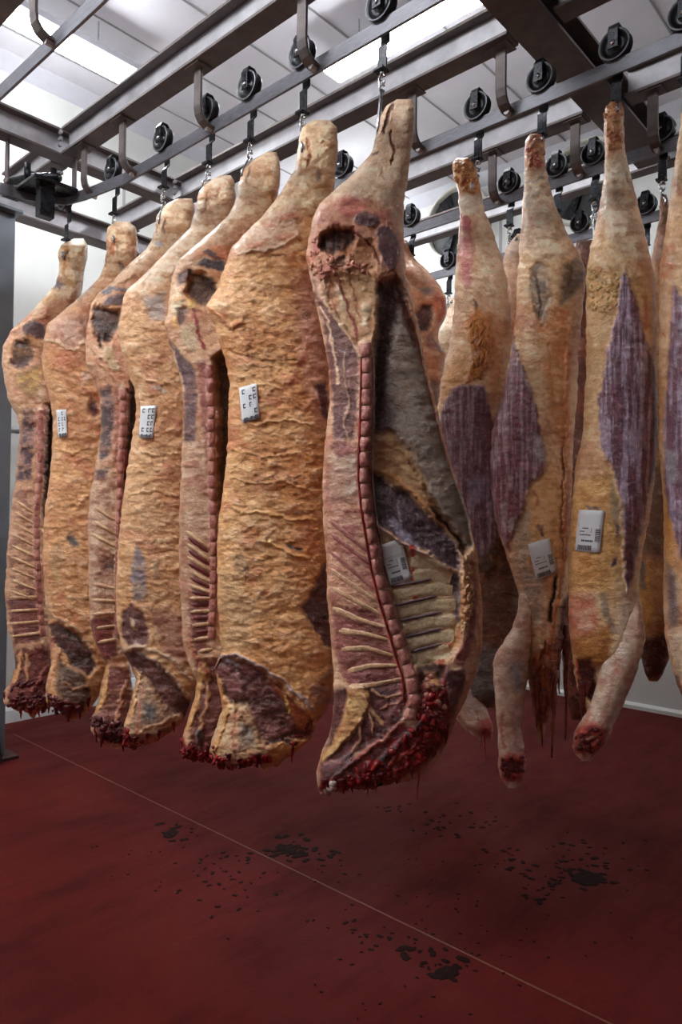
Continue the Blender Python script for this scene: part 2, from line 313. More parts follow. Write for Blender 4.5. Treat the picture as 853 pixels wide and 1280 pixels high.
# ------------------------------------------------------------------ trolleys
def wheel_bm(r=.06):
    return MB().lathe([(.0, -.013), (r*.3, -.013), (r*.34, -.008), (r*.7, -.006), (r*.78, -.016), (r, -.018), (r*1.02, -.013), (r*.86, -.005), (r*.86, .005), (r*1.02, .013), (r, .018), (r*.78, .016), (r*.7, .006), (r*.3, .01), (0, .012)], (0, 0, 0), 'y', 32)
proto = {}
def make_trolley():
    e = empty('trolley_hook', (0, 0, 0), 'x', 'trolley')
    o = wheel_bm().build('wheel', NYL, e, True); o.location = (0, 0, .051)
    o = MB().lathe([(.054, -.0195), (.0575, -.0215), (.0605, -.0195)], (0, 0, .051)).build('wheel_rim', RAIL, e, True)
    # strap: folds over the wheel, runs down behind the rail
    V = [(-.015, -.026), (-.015, .02)]
    pr = [(-.028, .03), (-.028, .104), (-.018, .124), (.012, .124), (.026, .108), (.026, -.07), (.01, -.09), (.01, -.175)]
    m_ = MB(); Vv = []
    for i, (a, b) in enumerate(pr):
        q0 = np.array(pr[max(i-1, 0)]); q1 = np.array(pr[min(i+1, len(pr)-1)]); d = (q1-q0)/np.linalg.norm(q1-q0); nn = np.array([-d[1], d[0]])*.003
        for sx in (-.02, .02): Vv += [(sx, a-nn[0], b-nn[1]), (sx, a+nn[0], b+nn[1])]
    f = []
    for i in range(len(pr)-1):
        q = i*4; f += [(q, q+4, q+5, q+1), (q+2, q+3, q+7, q+6), (q, q+2, q+6, q+4), (q+1, q+5, q+7, q+3)]
    f += [(0, 1, 3, 2), (len(Vv)-4, len(Vv)-2, len(Vv)-1, len(Vv)-3)]
    m_.add(Vv, f).build('strap', DARK, e, bevel=.0015)
    MB().tube([(0, -.034, .051), (0, .03, .051)], .01, 12).build('axle', CHROME, e, True)
    MB().box((-.026, -.012, -.182), (.018, .03, -.172)).build('foot', DARK, e, bevel=.002)
    MB().tube([(0, .008, -.172), (0, .008, -.2)], .009, 10).build('swivel', CHROME, e, True)
    return e
TR = make_trolley()
def link_bm(L=.04, wd=.012, r=.004, rot=False):
    pts = []
    for k in range(17):
        a = 2*math.pi*k/16; x_ = wd*math.cos(a); z_ = (L/2-wd)*(1 if math.sin(a) >= 0 else -1)+wd*math.sin(a)
        pts.append((0, x_, z_) if rot else (x_, 0, z_))
    return MB().tube(pts, r, 8, False)
first = [True]
def trolley(px, py, r, label, tip=None, tilt=0, links=2, big=1.0):
    P = onY(px, py, RY[r])
    if first[0]: e = TR; first[0] = False
    else:
        e = TR.copy(); C.objects.link(e)
        for ch in [o for o in bpy.data.objects if o.parent == TR and o.name.split('.')[0] in ('wheel', 'wheel_rim', 'strap', 'axle', 'foot', 'swivel')]:
            c2 = ch.copy(); C.objects.link(c2); c2.parent = e
    e.location = (P[0], RY[r], ZR); e['label'] = label; e['group'] = 'roller trolleys on the overhead rails'
    z = -.2
    for k in range(links):
        o = link_bm(rot=k % 2 == 1).build('chain_link', CHROME, e, True); o.location = (0, .008, z-.012); z -= .026
    # hook
    if tip is None: tip = np.array([P[0], RY[r]+.008, ZR+z-.14])
    q = np.array(tip)-np.array([P[0], RY[r], ZR]); a = np.array([0, .008, z+.002]); toC = -np.array([_F[0], _F[1], 0])
    pts = [a, a*.66+q*.34, a*.3+q*.7, q+toC*.004, q+toC*.0+np.array([0, 0, -.012]), q-toC*.03+np.array([0, 0, -.024]), q-toC*.06+np.array([0, 0, -.005])]
    MB().tube(pts, .007, 10).build('hook', CHROME, e, True)
    return e

# ------------------------------------------------------------------ noise
_rs = np.random.RandomState(3); _tab = _rs.rand(256, 256)
def vn(x, y):
    xi = np.floor(x).astype(int); yi = np.floor(y).astype(int); fx = x-xi; fy = y-yi; fx = fx*fx*(3-2*fx); fy = fy*fy*(3-2*fy)
    g = lambda a, b: _tab[a & 255, b & 255]
    return (g(xi, yi)*(1-fx)+g(xi+1, yi)*fx)*(1-fy)+(g(xi, yi+1)*(1-fx)+g(xi+1, yi+1)*fx)*fy
def fbm(x, y, o=4):
    s = 0; a = .5; t_ = 0
    for k in range(o): s = s+a*vn(x*2**k+17.3*k, y*2**k+5.1*k); t_ += a; a *= .55
    return s/t_
def sstep(x): x = np.clip(x, 0, 1); return x*x*(3-2*x)
def sd_poly(px, py, P):
    P = np.array(P, float); n = len(P); d2 = np.full(px.shape, 1e12); ins = np.zeros(px.shape, bool)
    for i in range(n):
        a = P[i]; b = P[(i+1) % n]; e = b-a; wx = px-a[0]; wy = py-a[1]; tt = np.clip((wx*e[0]+wy*e[1])/(e@e+1e-9), 0, 1)
        d2 = np.minimum(d2, (wx-e[0]*tt)**2+(wy-e[1]*tt)**2)
        c = ((a[1] <= py) & (b[1] > py)) | ((b[1] <= py) & (a[1] > py)); xc = a[0]+(py-a[1])/(e[1] if e[1] else 1e-9)*e[0]
        ins ^= c & (px < xc)
    d = np.sqrt(d2); return np.where(ins, -d, d)
def d_line(px, py, P):
    d2 = np.full(px.shape, 1e12); P = np.array(P, float)
    for i in range(len(P)-1):
        a = P[i]; b = P[i+1]; e = b-a; wx = px-a[0]; wy = py-a[1]; tt = np.clip((wx*e[0]+wy*e[1])/(e@e+1e-9), 0, 1)
        d2 = np.minimum(d2, (wx-e[0]*tt)**2+(wy-e[1]*tt)**2)
    return np.sqrt(d2)
# features: Pg(colour, points, depth in m, feather px, second colour, fibre) and Ln(colour, points, width px, relief m, strength)
def Pg(c, pts, h=0, f=3, c2=None, fib=None, k=1.0): return ('p', c, pts, h, f, c2, fib, k)
def Ln(c, pts, wd=2, h=0, k=1.0, fib=None): return ('l', c, pts, h, wd, None, fib, k)

class Sheet:
    """one solid lobe of a carcass: outline in photo pixels put on an upright plane through the hook, inflated to both sides"""
    def __init__(s, root, O, nrm, name, rows, T=.11, p=2.6, res=.005, base=((215, 180, 145), (195, 140, 100), (230, 205, 175)), feats=(), TB=None, off=0, warp=3.6, wob=.006, seed=0, fib=0, cap=(.05, .05), rag=0):
        base = [np.clip(np.array(q, float)*.9+np.mean(q)*.1+10, 0, 250) for q in base]
        rows = np.array(rows, float); s.O = np.array(O); s.n = nrm; y0, y1 = rows[0, 0], rows[-1, 0]
        D = abs((s.O-CAM)@F2); ny = max(24, int((y1-y0)/FPX*D/res)); ys = np.linspace(y0, y1, ny)
        xl = np.interp(ys, rows[:, 0], rows[:, 1]); xr = np.interp(ys, rows[:, 0], rows[:, 2])
        kk = max(3, int(7/((y1-y0)/ny))); kk += 1-kk % 2; ker = np.hanning(kk+2); ker /= ker.sum()
        sm = lambda a: np.convolve(np.pad(a, (len(ker)//2,), 'edge'), ker, 'valid')[:ny]
        xl, xr = sm(xl), sm(xr)
        nj = (fbm(ys/7.+seed*9, ys*0+3.3+seed)-.5)*3.2; xl = xl+nj; xr = xr+(fbm(ys/7.+seed*5+40, ys*0+8.1)-.5)*3.2
        wpx = xr-xl; nx = max(14, int(wpx.max()/FPX*D/res)); tt = (1-np.cos(np.linspace(0, math.pi, nx)))/2; tt = .45*np.linspace(0, 1, nx)+.55*tt
        T2, Yp = np.meshgrid(tt, ys); PX = xl[:, None]+(xr-xl)[:, None]*T2; PY = Yp.copy()
        if rag:                                              # ragged lower edge
            g = sstep((PY-(y1-rag*2.2))/(rag*2.2)); PY = PY+g*(fbm(PX/7.+seed, PX*0+seed, 3)-.55)*rag*2
        r = rays(PX, PY); k = ((s.O-CAM)@nrm)/(r@nrm); P = CAM+r*k[..., None]; rd = r/np.linalg.norm(r, axis=-1, keepdims=True)
        wm = (wpx/FPX*D)[:, None]; e0 = ((PY-y0)/FPX*D); e1 = ((y1-PY)/FPX*D)
        capf = np.sqrt(np.clip(1-(1-np.clip(e0/cap[0], 0, 1))**2, 0, 1))*np.sqrt(np.clip(1-(1-np.clip(e1/cap[1], 0, 1))**2, 0, 1))
        Tf = np.minimum(T, .48*wm)*capf; prof = (1-np.abs(2*T2-1)**p)**(1/2.0)
        mx_ = PX/FPX*D; my_ = PY/FPX*D                        # metric coordinates for the noise
        wx = (fbm(mx_*28+seed, my_*28)-.5)*2*warp; wy = (fbm(mx_*28+50, my_*28+seed)-.5)*2*warp
        X, Y = PX+wx+(fbm(mx_*90, my_*90+9)-.5)*4, PY+wy+(fbm(mx_*90+31, my_*90+60)-.5)*4
        n1 = fbm(mx_*5+seed, my_*7, 5); n2 = fbm(mx_*16+9, my_*34+seed, 5); n3 = fbm(mx_*60, my_*90, 3)
        b0, b1, b2 = [lin(c) for c in base]
        col = b0+(b1-b0)*sstep((n1-.46)*4.5)[..., None]*.85; col = col+(b2-col)*sstep((n2-.52)*4)[..., None]*.7
        rg = np.abs(fbm(mx_*13+70, my_*19+seed*3, 4)-.5); ln_ = sstep(1-rg/.022)*sstep((fbm(mx_*4+8, my_*4+seed)-.38)*5)
        col = col+(lin((240, 216, 190))-col)*(ln_*.55)[..., None]
        bl = sstep((fbm(mx_*9+33+seed, my_*12+2, 4)-.6)*9); col = col+(lin((196, 104, 84))-col)*(bl*.4)[..., None]
        fibm = np.full(PX.shape, float(fib)); H = ln_*.0022+ (n2-.5)*wob*1.6+(n1-.5)*wob*2+(n3-.5)*wob*.7
        for kind, c, pts, h, f, c2, fb, kf in feats:
            q = np.array(pts, float); pad = 14
            bx = (X > q[:, 0].min()-pad) & (X < q[:, 0].max()+pad) & (Y > q[:, 1].min()-pad) & (Y < q[:, 1].max()+pad)
            if not bx.any(): continue
            xs, yy = X[bx], Y[bx]
            if kind == 'p': mk = sstep(.5-sd_poly(xs, yy, pts)/f/2)
            else: mk = sstep(1.25-d_line(xs, yy, pts)/(f/2+.6))
            cc = lin(c)[None]
            if c2 is not None:
                str_ = fbm(mx_[bx]*95, my_[bx]*7+seed, 4) if (fb or 0) > .5 else n2[bx]
                cc = cc+(lin(c2)-lin(c))[None]*sstep((str_-.47)*6)[:, None]
            mk_ = mk*kf
            if c is not None: col[bx] = col[bx]*(1-mk_[:, None])+cc*mk_[:, None]
            hm = sstep(.5-sd_poly(xs, yy, pts)/max(f, 5)/2) if (kind == 'p' and abs(h) > .015) else mk
            H[bx] += h*hm
            if fb is not None: fibm[bx] = fibm[bx]*(1-mk)+fb*mk
            if kind == 'p' and (fb or 0) > .5: H[bx] -= (fbm(mx_[bx]*2+3, my_[bx])-.5)*0
        edge = np.clip(np.minimum(T2, 1-T2)*wm/.012, 0, 1)*capf
        f1 = fbm(mx_*45+seed, my_*60, 4); f2 = fbm(mx_*120, my_*120+seed, 3); kq = (.36*(1-sstep((f1-.3)*2.5))-.2*(f2-.5))[..., None]; col = col*(1.18-kq*np.where(fibm[..., None] > .5, 1., np.array([.62, 1.0, 1.35])))
        rg = np.abs(fbm(mx_*24+seed*7, my_*17+90, 3)-.5); l2 = sstep(1-rg/.018)*sstep((f1-.42)*6); col = col+(lin((236, 206, 190))-col)*(l2*.28)[..., None]; H = H+l2*.001+(f1-.5)*.003
        F = np.maximum(Tf*prof+H*edge, -.2)+off
        s.PX, s.PY, s.F = PX, PY, F
        Pf = P-rd*F[..., None]
        # back
        nb = max(10, nx//4); sel = np.unique(np.round(np.linspace(0, nx-1, nb)).astype(int)); rs = np.unique(np.round(np.linspace(0, ny-1, max(20, ny//4))).astype(int))
        TB = T if TB is None else TB
        Bd = (np.minimum(TB, .48*wm)*capf*prof+np.minimum(TB*.3, .01)*capf)
        Pb = P+nrm*(Bd-off)[..., None]
        V = np.concatenate([Pf.reshape(-1, 3), Pb.reshape(-1, 3)])-np.array(root.location)
        cb = np.repeat((b0*.55+b1*.45)[None], ny*nx, 0); colB = col*.5+cb.reshape(ny, nx, 3)*.5
        i, j = np.meshgrid(np.arange(ny-1), np.arange(nx-1), indexing='ij'); a = (i*nx+j).ravel()
        F4 = np.stack([a, a+nx, a+nx+1, a+1], 1)
        # coarse back patch
        G = len(Pf.reshape(-1, 3)); ii, jj = np.meshgrid(np.arange(len(rs)-1), np.arange(len(sel)-1), indexing='ij')
        A = G+rs[ii]*nx+sel[jj]; B = G+rs[ii]*nx+sel[jj+1]; Cc = G+rs[ii+1]*nx+sel[jj+1]; Dd = G+rs[ii+1]*nx+sel[jj]
        FB = np.stack([A.ravel(), B.ravel(), Cc.ravel(), Dd.ravel()], 1)
        # rim: stitch front and back borders with strips
        R = []
        for c_ in (0, nx-1):
            for q in range(ny-1):
                u0, u1 = q*nx+c_, (q+1)*nx+c_
                R.append((u0, G+u0, G+u1, u1) if c_ == 0 else (u0, u1, G+u1, G+u0))
        for r_ in (0, ny-1):
            for q in range(nx-1):
                u0, u1 = r_*nx+q, r_*nx+q+1
                R.append((u0, u1, G+u1, G+u0) if r_ == 0 else (u0, G+u0, G+u1, u1))
        faces = np.concatenate([F4, FB, np.array(R)]); used = np.unique(faces); rm = np.full(len(V), -1); rm[used] = np.arange(len(used)); faces = rm[faces]; V = V[used]
        CA = np.concatenate([np.concatenate([col.reshape(-1, 3), colB.reshape(-1, 3)]), np.tile(fibm.reshape(-1), 2)[:, None]], 1)[used]
        me = bpy.data.meshes.new(name); me.vertices.add(len(V)); me.vertices.foreach_set('co', V.ravel().astype(np.float32))
        nf = len(faces); me.loops.add(nf*4); me.loops.foreach_set('vertex_index', faces.ravel().astype(np.int32)); me.polygons.add(nf)
        me.polygons.foreach_set('loop_start', np.arange(0, nf*4, 4, dtype=np.int32)); me.polygons.foreach_set('loop_total', np.full(nf, 4, dtype=np.int32))
        me.polygons.foreach_set('use_smooth', np.ones(nf, bool)); me.update(); me.validate()
        ca = me.color_attributes.new('Col', 'FLOAT_COLOR', 'POINT'); ca.data.foreach_set('color', np.clip(CA, 0, 1).ravel().astype(np.float32))
        me.materials.append(MEAT); s.o = bpy.data.objects.new(name, me); C.objects.link(s.o); s.o.parent = root; s.root = root
    def at(s, px, py, lift=0):
        """a point on this lobe's front surface"""
        k = np.argmin((s.PX-px)**2+(s.PY-py)**2); F = s.F.ravel()[k]; r = rays(px, py); P = CAM+r*(((s.O-CAM)@s.n)/(r@s.n)); rd = r/np.linalg.norm(r)
        return P-rd*(F+lift)-np.array(s.root.location)
    def bar(s, name, pts, w0, w1=None, h=.006, mat=None, parent=None, seg=None, sink=.004, mb=None, flat=2):
        """a rounded bone-like bar laid along pixels, its rim let into the surface"""
        w1 = w0 if w1 is None else w1; pts = np.array(pts, float); L = np.r_[0, np.cumsum(np.linalg.norm(np.diff(pts, axis=0), axis=1))]
        n = seg or max(4, int(L[-1]/6)+2); u = np.linspace(0, L[-1], n); c = np.stack([np.interp(u, L, pts[:, i]) for i in (0, 1)], 1)
        V = []; M = 6
        for i in range(n):
            d = c[min(i+1, n-1)]-c[max(i-1, 0)]; d /= np.linalg.norm(d)+1e-9; q = np.array([-d[1], d[0]]); f = u[i]/(L[-1]+1e-9)
            ww = (w0+(w1-w0)*f)/2*(1+.12*(random.random()-.5)); endf = min(1, (.9 if flat > 3 else .55)+min(i, n-1-i)*.6) if n > 3 else 1
            for k in range(M):
                tt = -1+2*k/(M-1); V.append(s.at(*(c[i]+q*tt*ww*endf), h*(max(0, 1-abs(tt)**flat))**.5*(1 if 0 < i < n-1 else (.6 if flat > 3 else .3))-(sink if abs(tt) == 1 else 0)))
        f = [(i*M+k, (i+1)*M+k, (i+1)*M+k+1, i*M+k+1) for i in range(n-1) for k in range(M-1)]
        if mb is not None: mb.add(V, f); return None
        return link(name, V, f, mat, parent or s.root)
    def label(s, c4, lines=3, style=0):
        c4 = np.array(c4, float); tl, tr, br, bl = c4; nu, nv = 7, 9
        pt = lambda u, v: (tl*(1-u)+tr*u)*(1-v)+(bl*(1-u)+br*u)*v
        G = np.array([s.at(*pt(i/(nu-1), j/(nv-1)), 0) for j in range(nv) for i in range(nu)])   # fit a gently curved sheet
        A = np.array([[1, u, v, u*v, u*u, v*v] for v in np.linspace(0, 1, nv) for u in np.linspace(0, 1, nu)]); cf = np.linalg.lstsq(A, G, rcond=None)[0]
        tc = CAM-s.O; tc /= np.linalg.norm(tc)
        fn = lambda u, v, l: np.array([1, u, v, u*v, u*u, v*v])@cf+tc*l
        V = [fn(i/(nu-1), j/(nv-1), .008) for j in range(nv) for i in range(nu)]
        f = [(j*nu+i, j*nu+nu+i, j*nu+nu+i+1, j*nu+i+1) for j in range(nv-1) for i in range(nu-1)]
        o = link('paper_label', V, f, PAPER, s.root); o['label'] = 'white printed paper label'
        md_ = o.modifiers.new('solid', 'SOLIDIFY'); md_.thickness = .0008
        m_ = MB(); R = []
        rnd = random.Random(int(tl[0]))
        if style == 0:
            x = .1
            while x < .66: ww = rnd.choice((.012, .022, .03)); R.append((x, .84, x+ww, .96)); x += ww+rnd.choice((.012, .02))
            for yb in (.44, .6): 
                y = yb
                while y < yb+.13: hh = rnd.choice((.014, .022)); R.append((.74, y, .94, y+hh)); y += hh+.014
            for v, x0, x1 in ((.42, .22, .42), (.5, .12, .28), (.58, .12, .58), (.71, .22, .62)):
                x = x0
                while x < x1: ww = rnd.uniform(.02, .05); R.append((x, v, x+ww, v+(.045 if v > .7 else .026))); x += ww+.014
            for v in (.34, .355+.02): R.append((.05, v, .9, v+.006))
            R.append((.56, .42, .575, .54))
        else:
            for v0 in np.arange(.08, .9, .2):
                for u0 in (.14, .5, .74):
                    if rnd.random() < .8:
                        R.append((u0, v0, u0+.05, v0+.13)); R.append((u0, v0, u0+rnd.uniform(.1, .2), v0+.03)); 
                        if rnd.random() < .6: R.append((u0, v0+.1, u0+.15, v0+.13))
            x = .1
            while x < .9: R.append((x, .9, x+.03, .97)); x += .055
        for a, b, c_, d in R: m_.add([fn(a, b, .0095), fn(c_, b, .0095), fn(c_, d, .0095), fn(a, d, .0095)], [(0, 3, 2, 1)])
        m_.build('printed_text', INK, o)
    def shreds(s, name, items, mat, lab=None, curl=1):
        """hanging threads and rags: (px, py, length px, width px)"""
        m_ = MB()
        for px, py, L, wd in items:
            if 'shreds' in name: L *= random.uniform(.3, 1.25); px += random.uniform(-3, 3); py += random.uniform(-5, 1); wd *= random.uniform(.8, 1.6)
            n = 6; D = abs((s.O-CAM)@F2); base = s.at(px, py, -.01); lat = _R*(random.random()-.5)*.02*curl; rr = wd/2/FPX*D
            pts = [base+np.array([0, 0, -L/FPX*D*k/n])+lat*(k/n)**2+_R*.0015*math.sin(k*2.1+px) for k in range(n+1)]
            m_.tube(pts, [rr*(1-.82*(k/n)**.8)*(1+.25*math.sin(k*3+px)) for k in range(n+1)], 7)
        o = m_.build(name, mat, s.root, True); o['kind'] = 'stuff'; return o
    def lumps(s, name, poly, n, r0, r1, mat, lift=.0, stretch=(1, 1)):
        """clotted crumbs pressed onto an area"""
        poly = np.array(poly, float); m_ = MB(); rnd = random.Random(int(poly[0, 0])+n); k = 0; tries = 0
        while k < n and tries < n*20:
            tries += 1; x = rnd.uniform(poly[:, 0].min(), poly[:, 0].max()); y = rnd.uniform(poly[:, 1].min(), poly[:, 1].max())
            if sd_poly(np.array([x]), np.array([y]), poly)[0] > 0: continue
            k += 1; c = s.at(x, y, lift); r = rnd.uniform(r0, r1); V = []; sx, sz = rnd.uniform(.7, 1.5)*stretch[0], rnd.uniform(.7, 1.6)*stretch[1]; ph = rnd.random()*6; sh = rnd.uniform(-.6, .6)
            for a in range(1, 5):
                th = math.pi*a/5
                for b in range(7):
                    fi_ = 2*math.pi*b/7; q = r*(1+.25*math.sin(3*fi_+ph+a)); hx = math.cos(fi_)*math.sin(th)*sx; hz = math.cos(th)*sz
                    V.append(c+_R*q*(hx+sh*hz)+_U*q*hz+_F*q*math.sin(fi_)*math.sin(th)*.8)
            V += [c+_U*r*sz+_R*r*sh*sz, c-_U*r*sz-_R*r*sh*sz]; f = [(a*7+b, a*7+7+b, a*7+7+(b+1) % 7, a*7+(b+1) % 7) for a in range(3) for b in range(7)]
            f += [(28, b, (b+1) % 7) for b in range(7)]+[(29, 21+(b+1) % 7, 21+b) for b in range(7)]
            m_.add(V, f)
        o = m_.build(name, mat, s.root, True); o['kind'] = 'stuff'; return o
    def vertebrae(s, line, wd, gap, h=.012, mat=None, name='vertebra'):
        P = np.array(line, float); L = np.r_[0, np.cumsum(np.linalg.norm(np.diff(P, axis=0), axis=1))]; u = 0
        while u < L[-1]-gap*.5:
            g = gap*random.uniform(.93, 1.07); q = [[np.interp(v_, L, P[:, i]) for i in (0, 1)] for v_ in (u+g*.04, u+g*.35, u+g*.65, u+g*.96)]
            s.bar(name, q, wd*1.12, wd*1.12, h, mat or SPINE, seg=6, sink=.003, flat=5); u += g
SX = {}
def carcass(key, hook, r, label, name='beef_side', group='beef sides on the front rail', dn=0):
    P = onY(hook[0], hook[1], RY[r]); P = np.array([P[0], RY[r], ZR-.25]); v_ = P-CAM; v_[2] = 0; nrm = v_/np.linalg.norm(v_)
    root = empty(name, P, label, 'carcass', group)
    return root, P+nrm*dn, nrm
def hookend(S, px, py): return S.at(px, py, .012)+np.array(S.root.location)
# ================================================================== the carcasses
DCL0 = flesh('neck_clot', (124, 32, 32), (70, 20, 24), .3, 60); DK = (82, 46, 44); DKB = (70, 48, 42); PUR = (98, 60, 66); MUS = (142, 88, 106); MUS2 = (214, 190, 210); RED = (150, 34, 34); WHT = (232, 214, 192); SIL = (172, 158, 165)
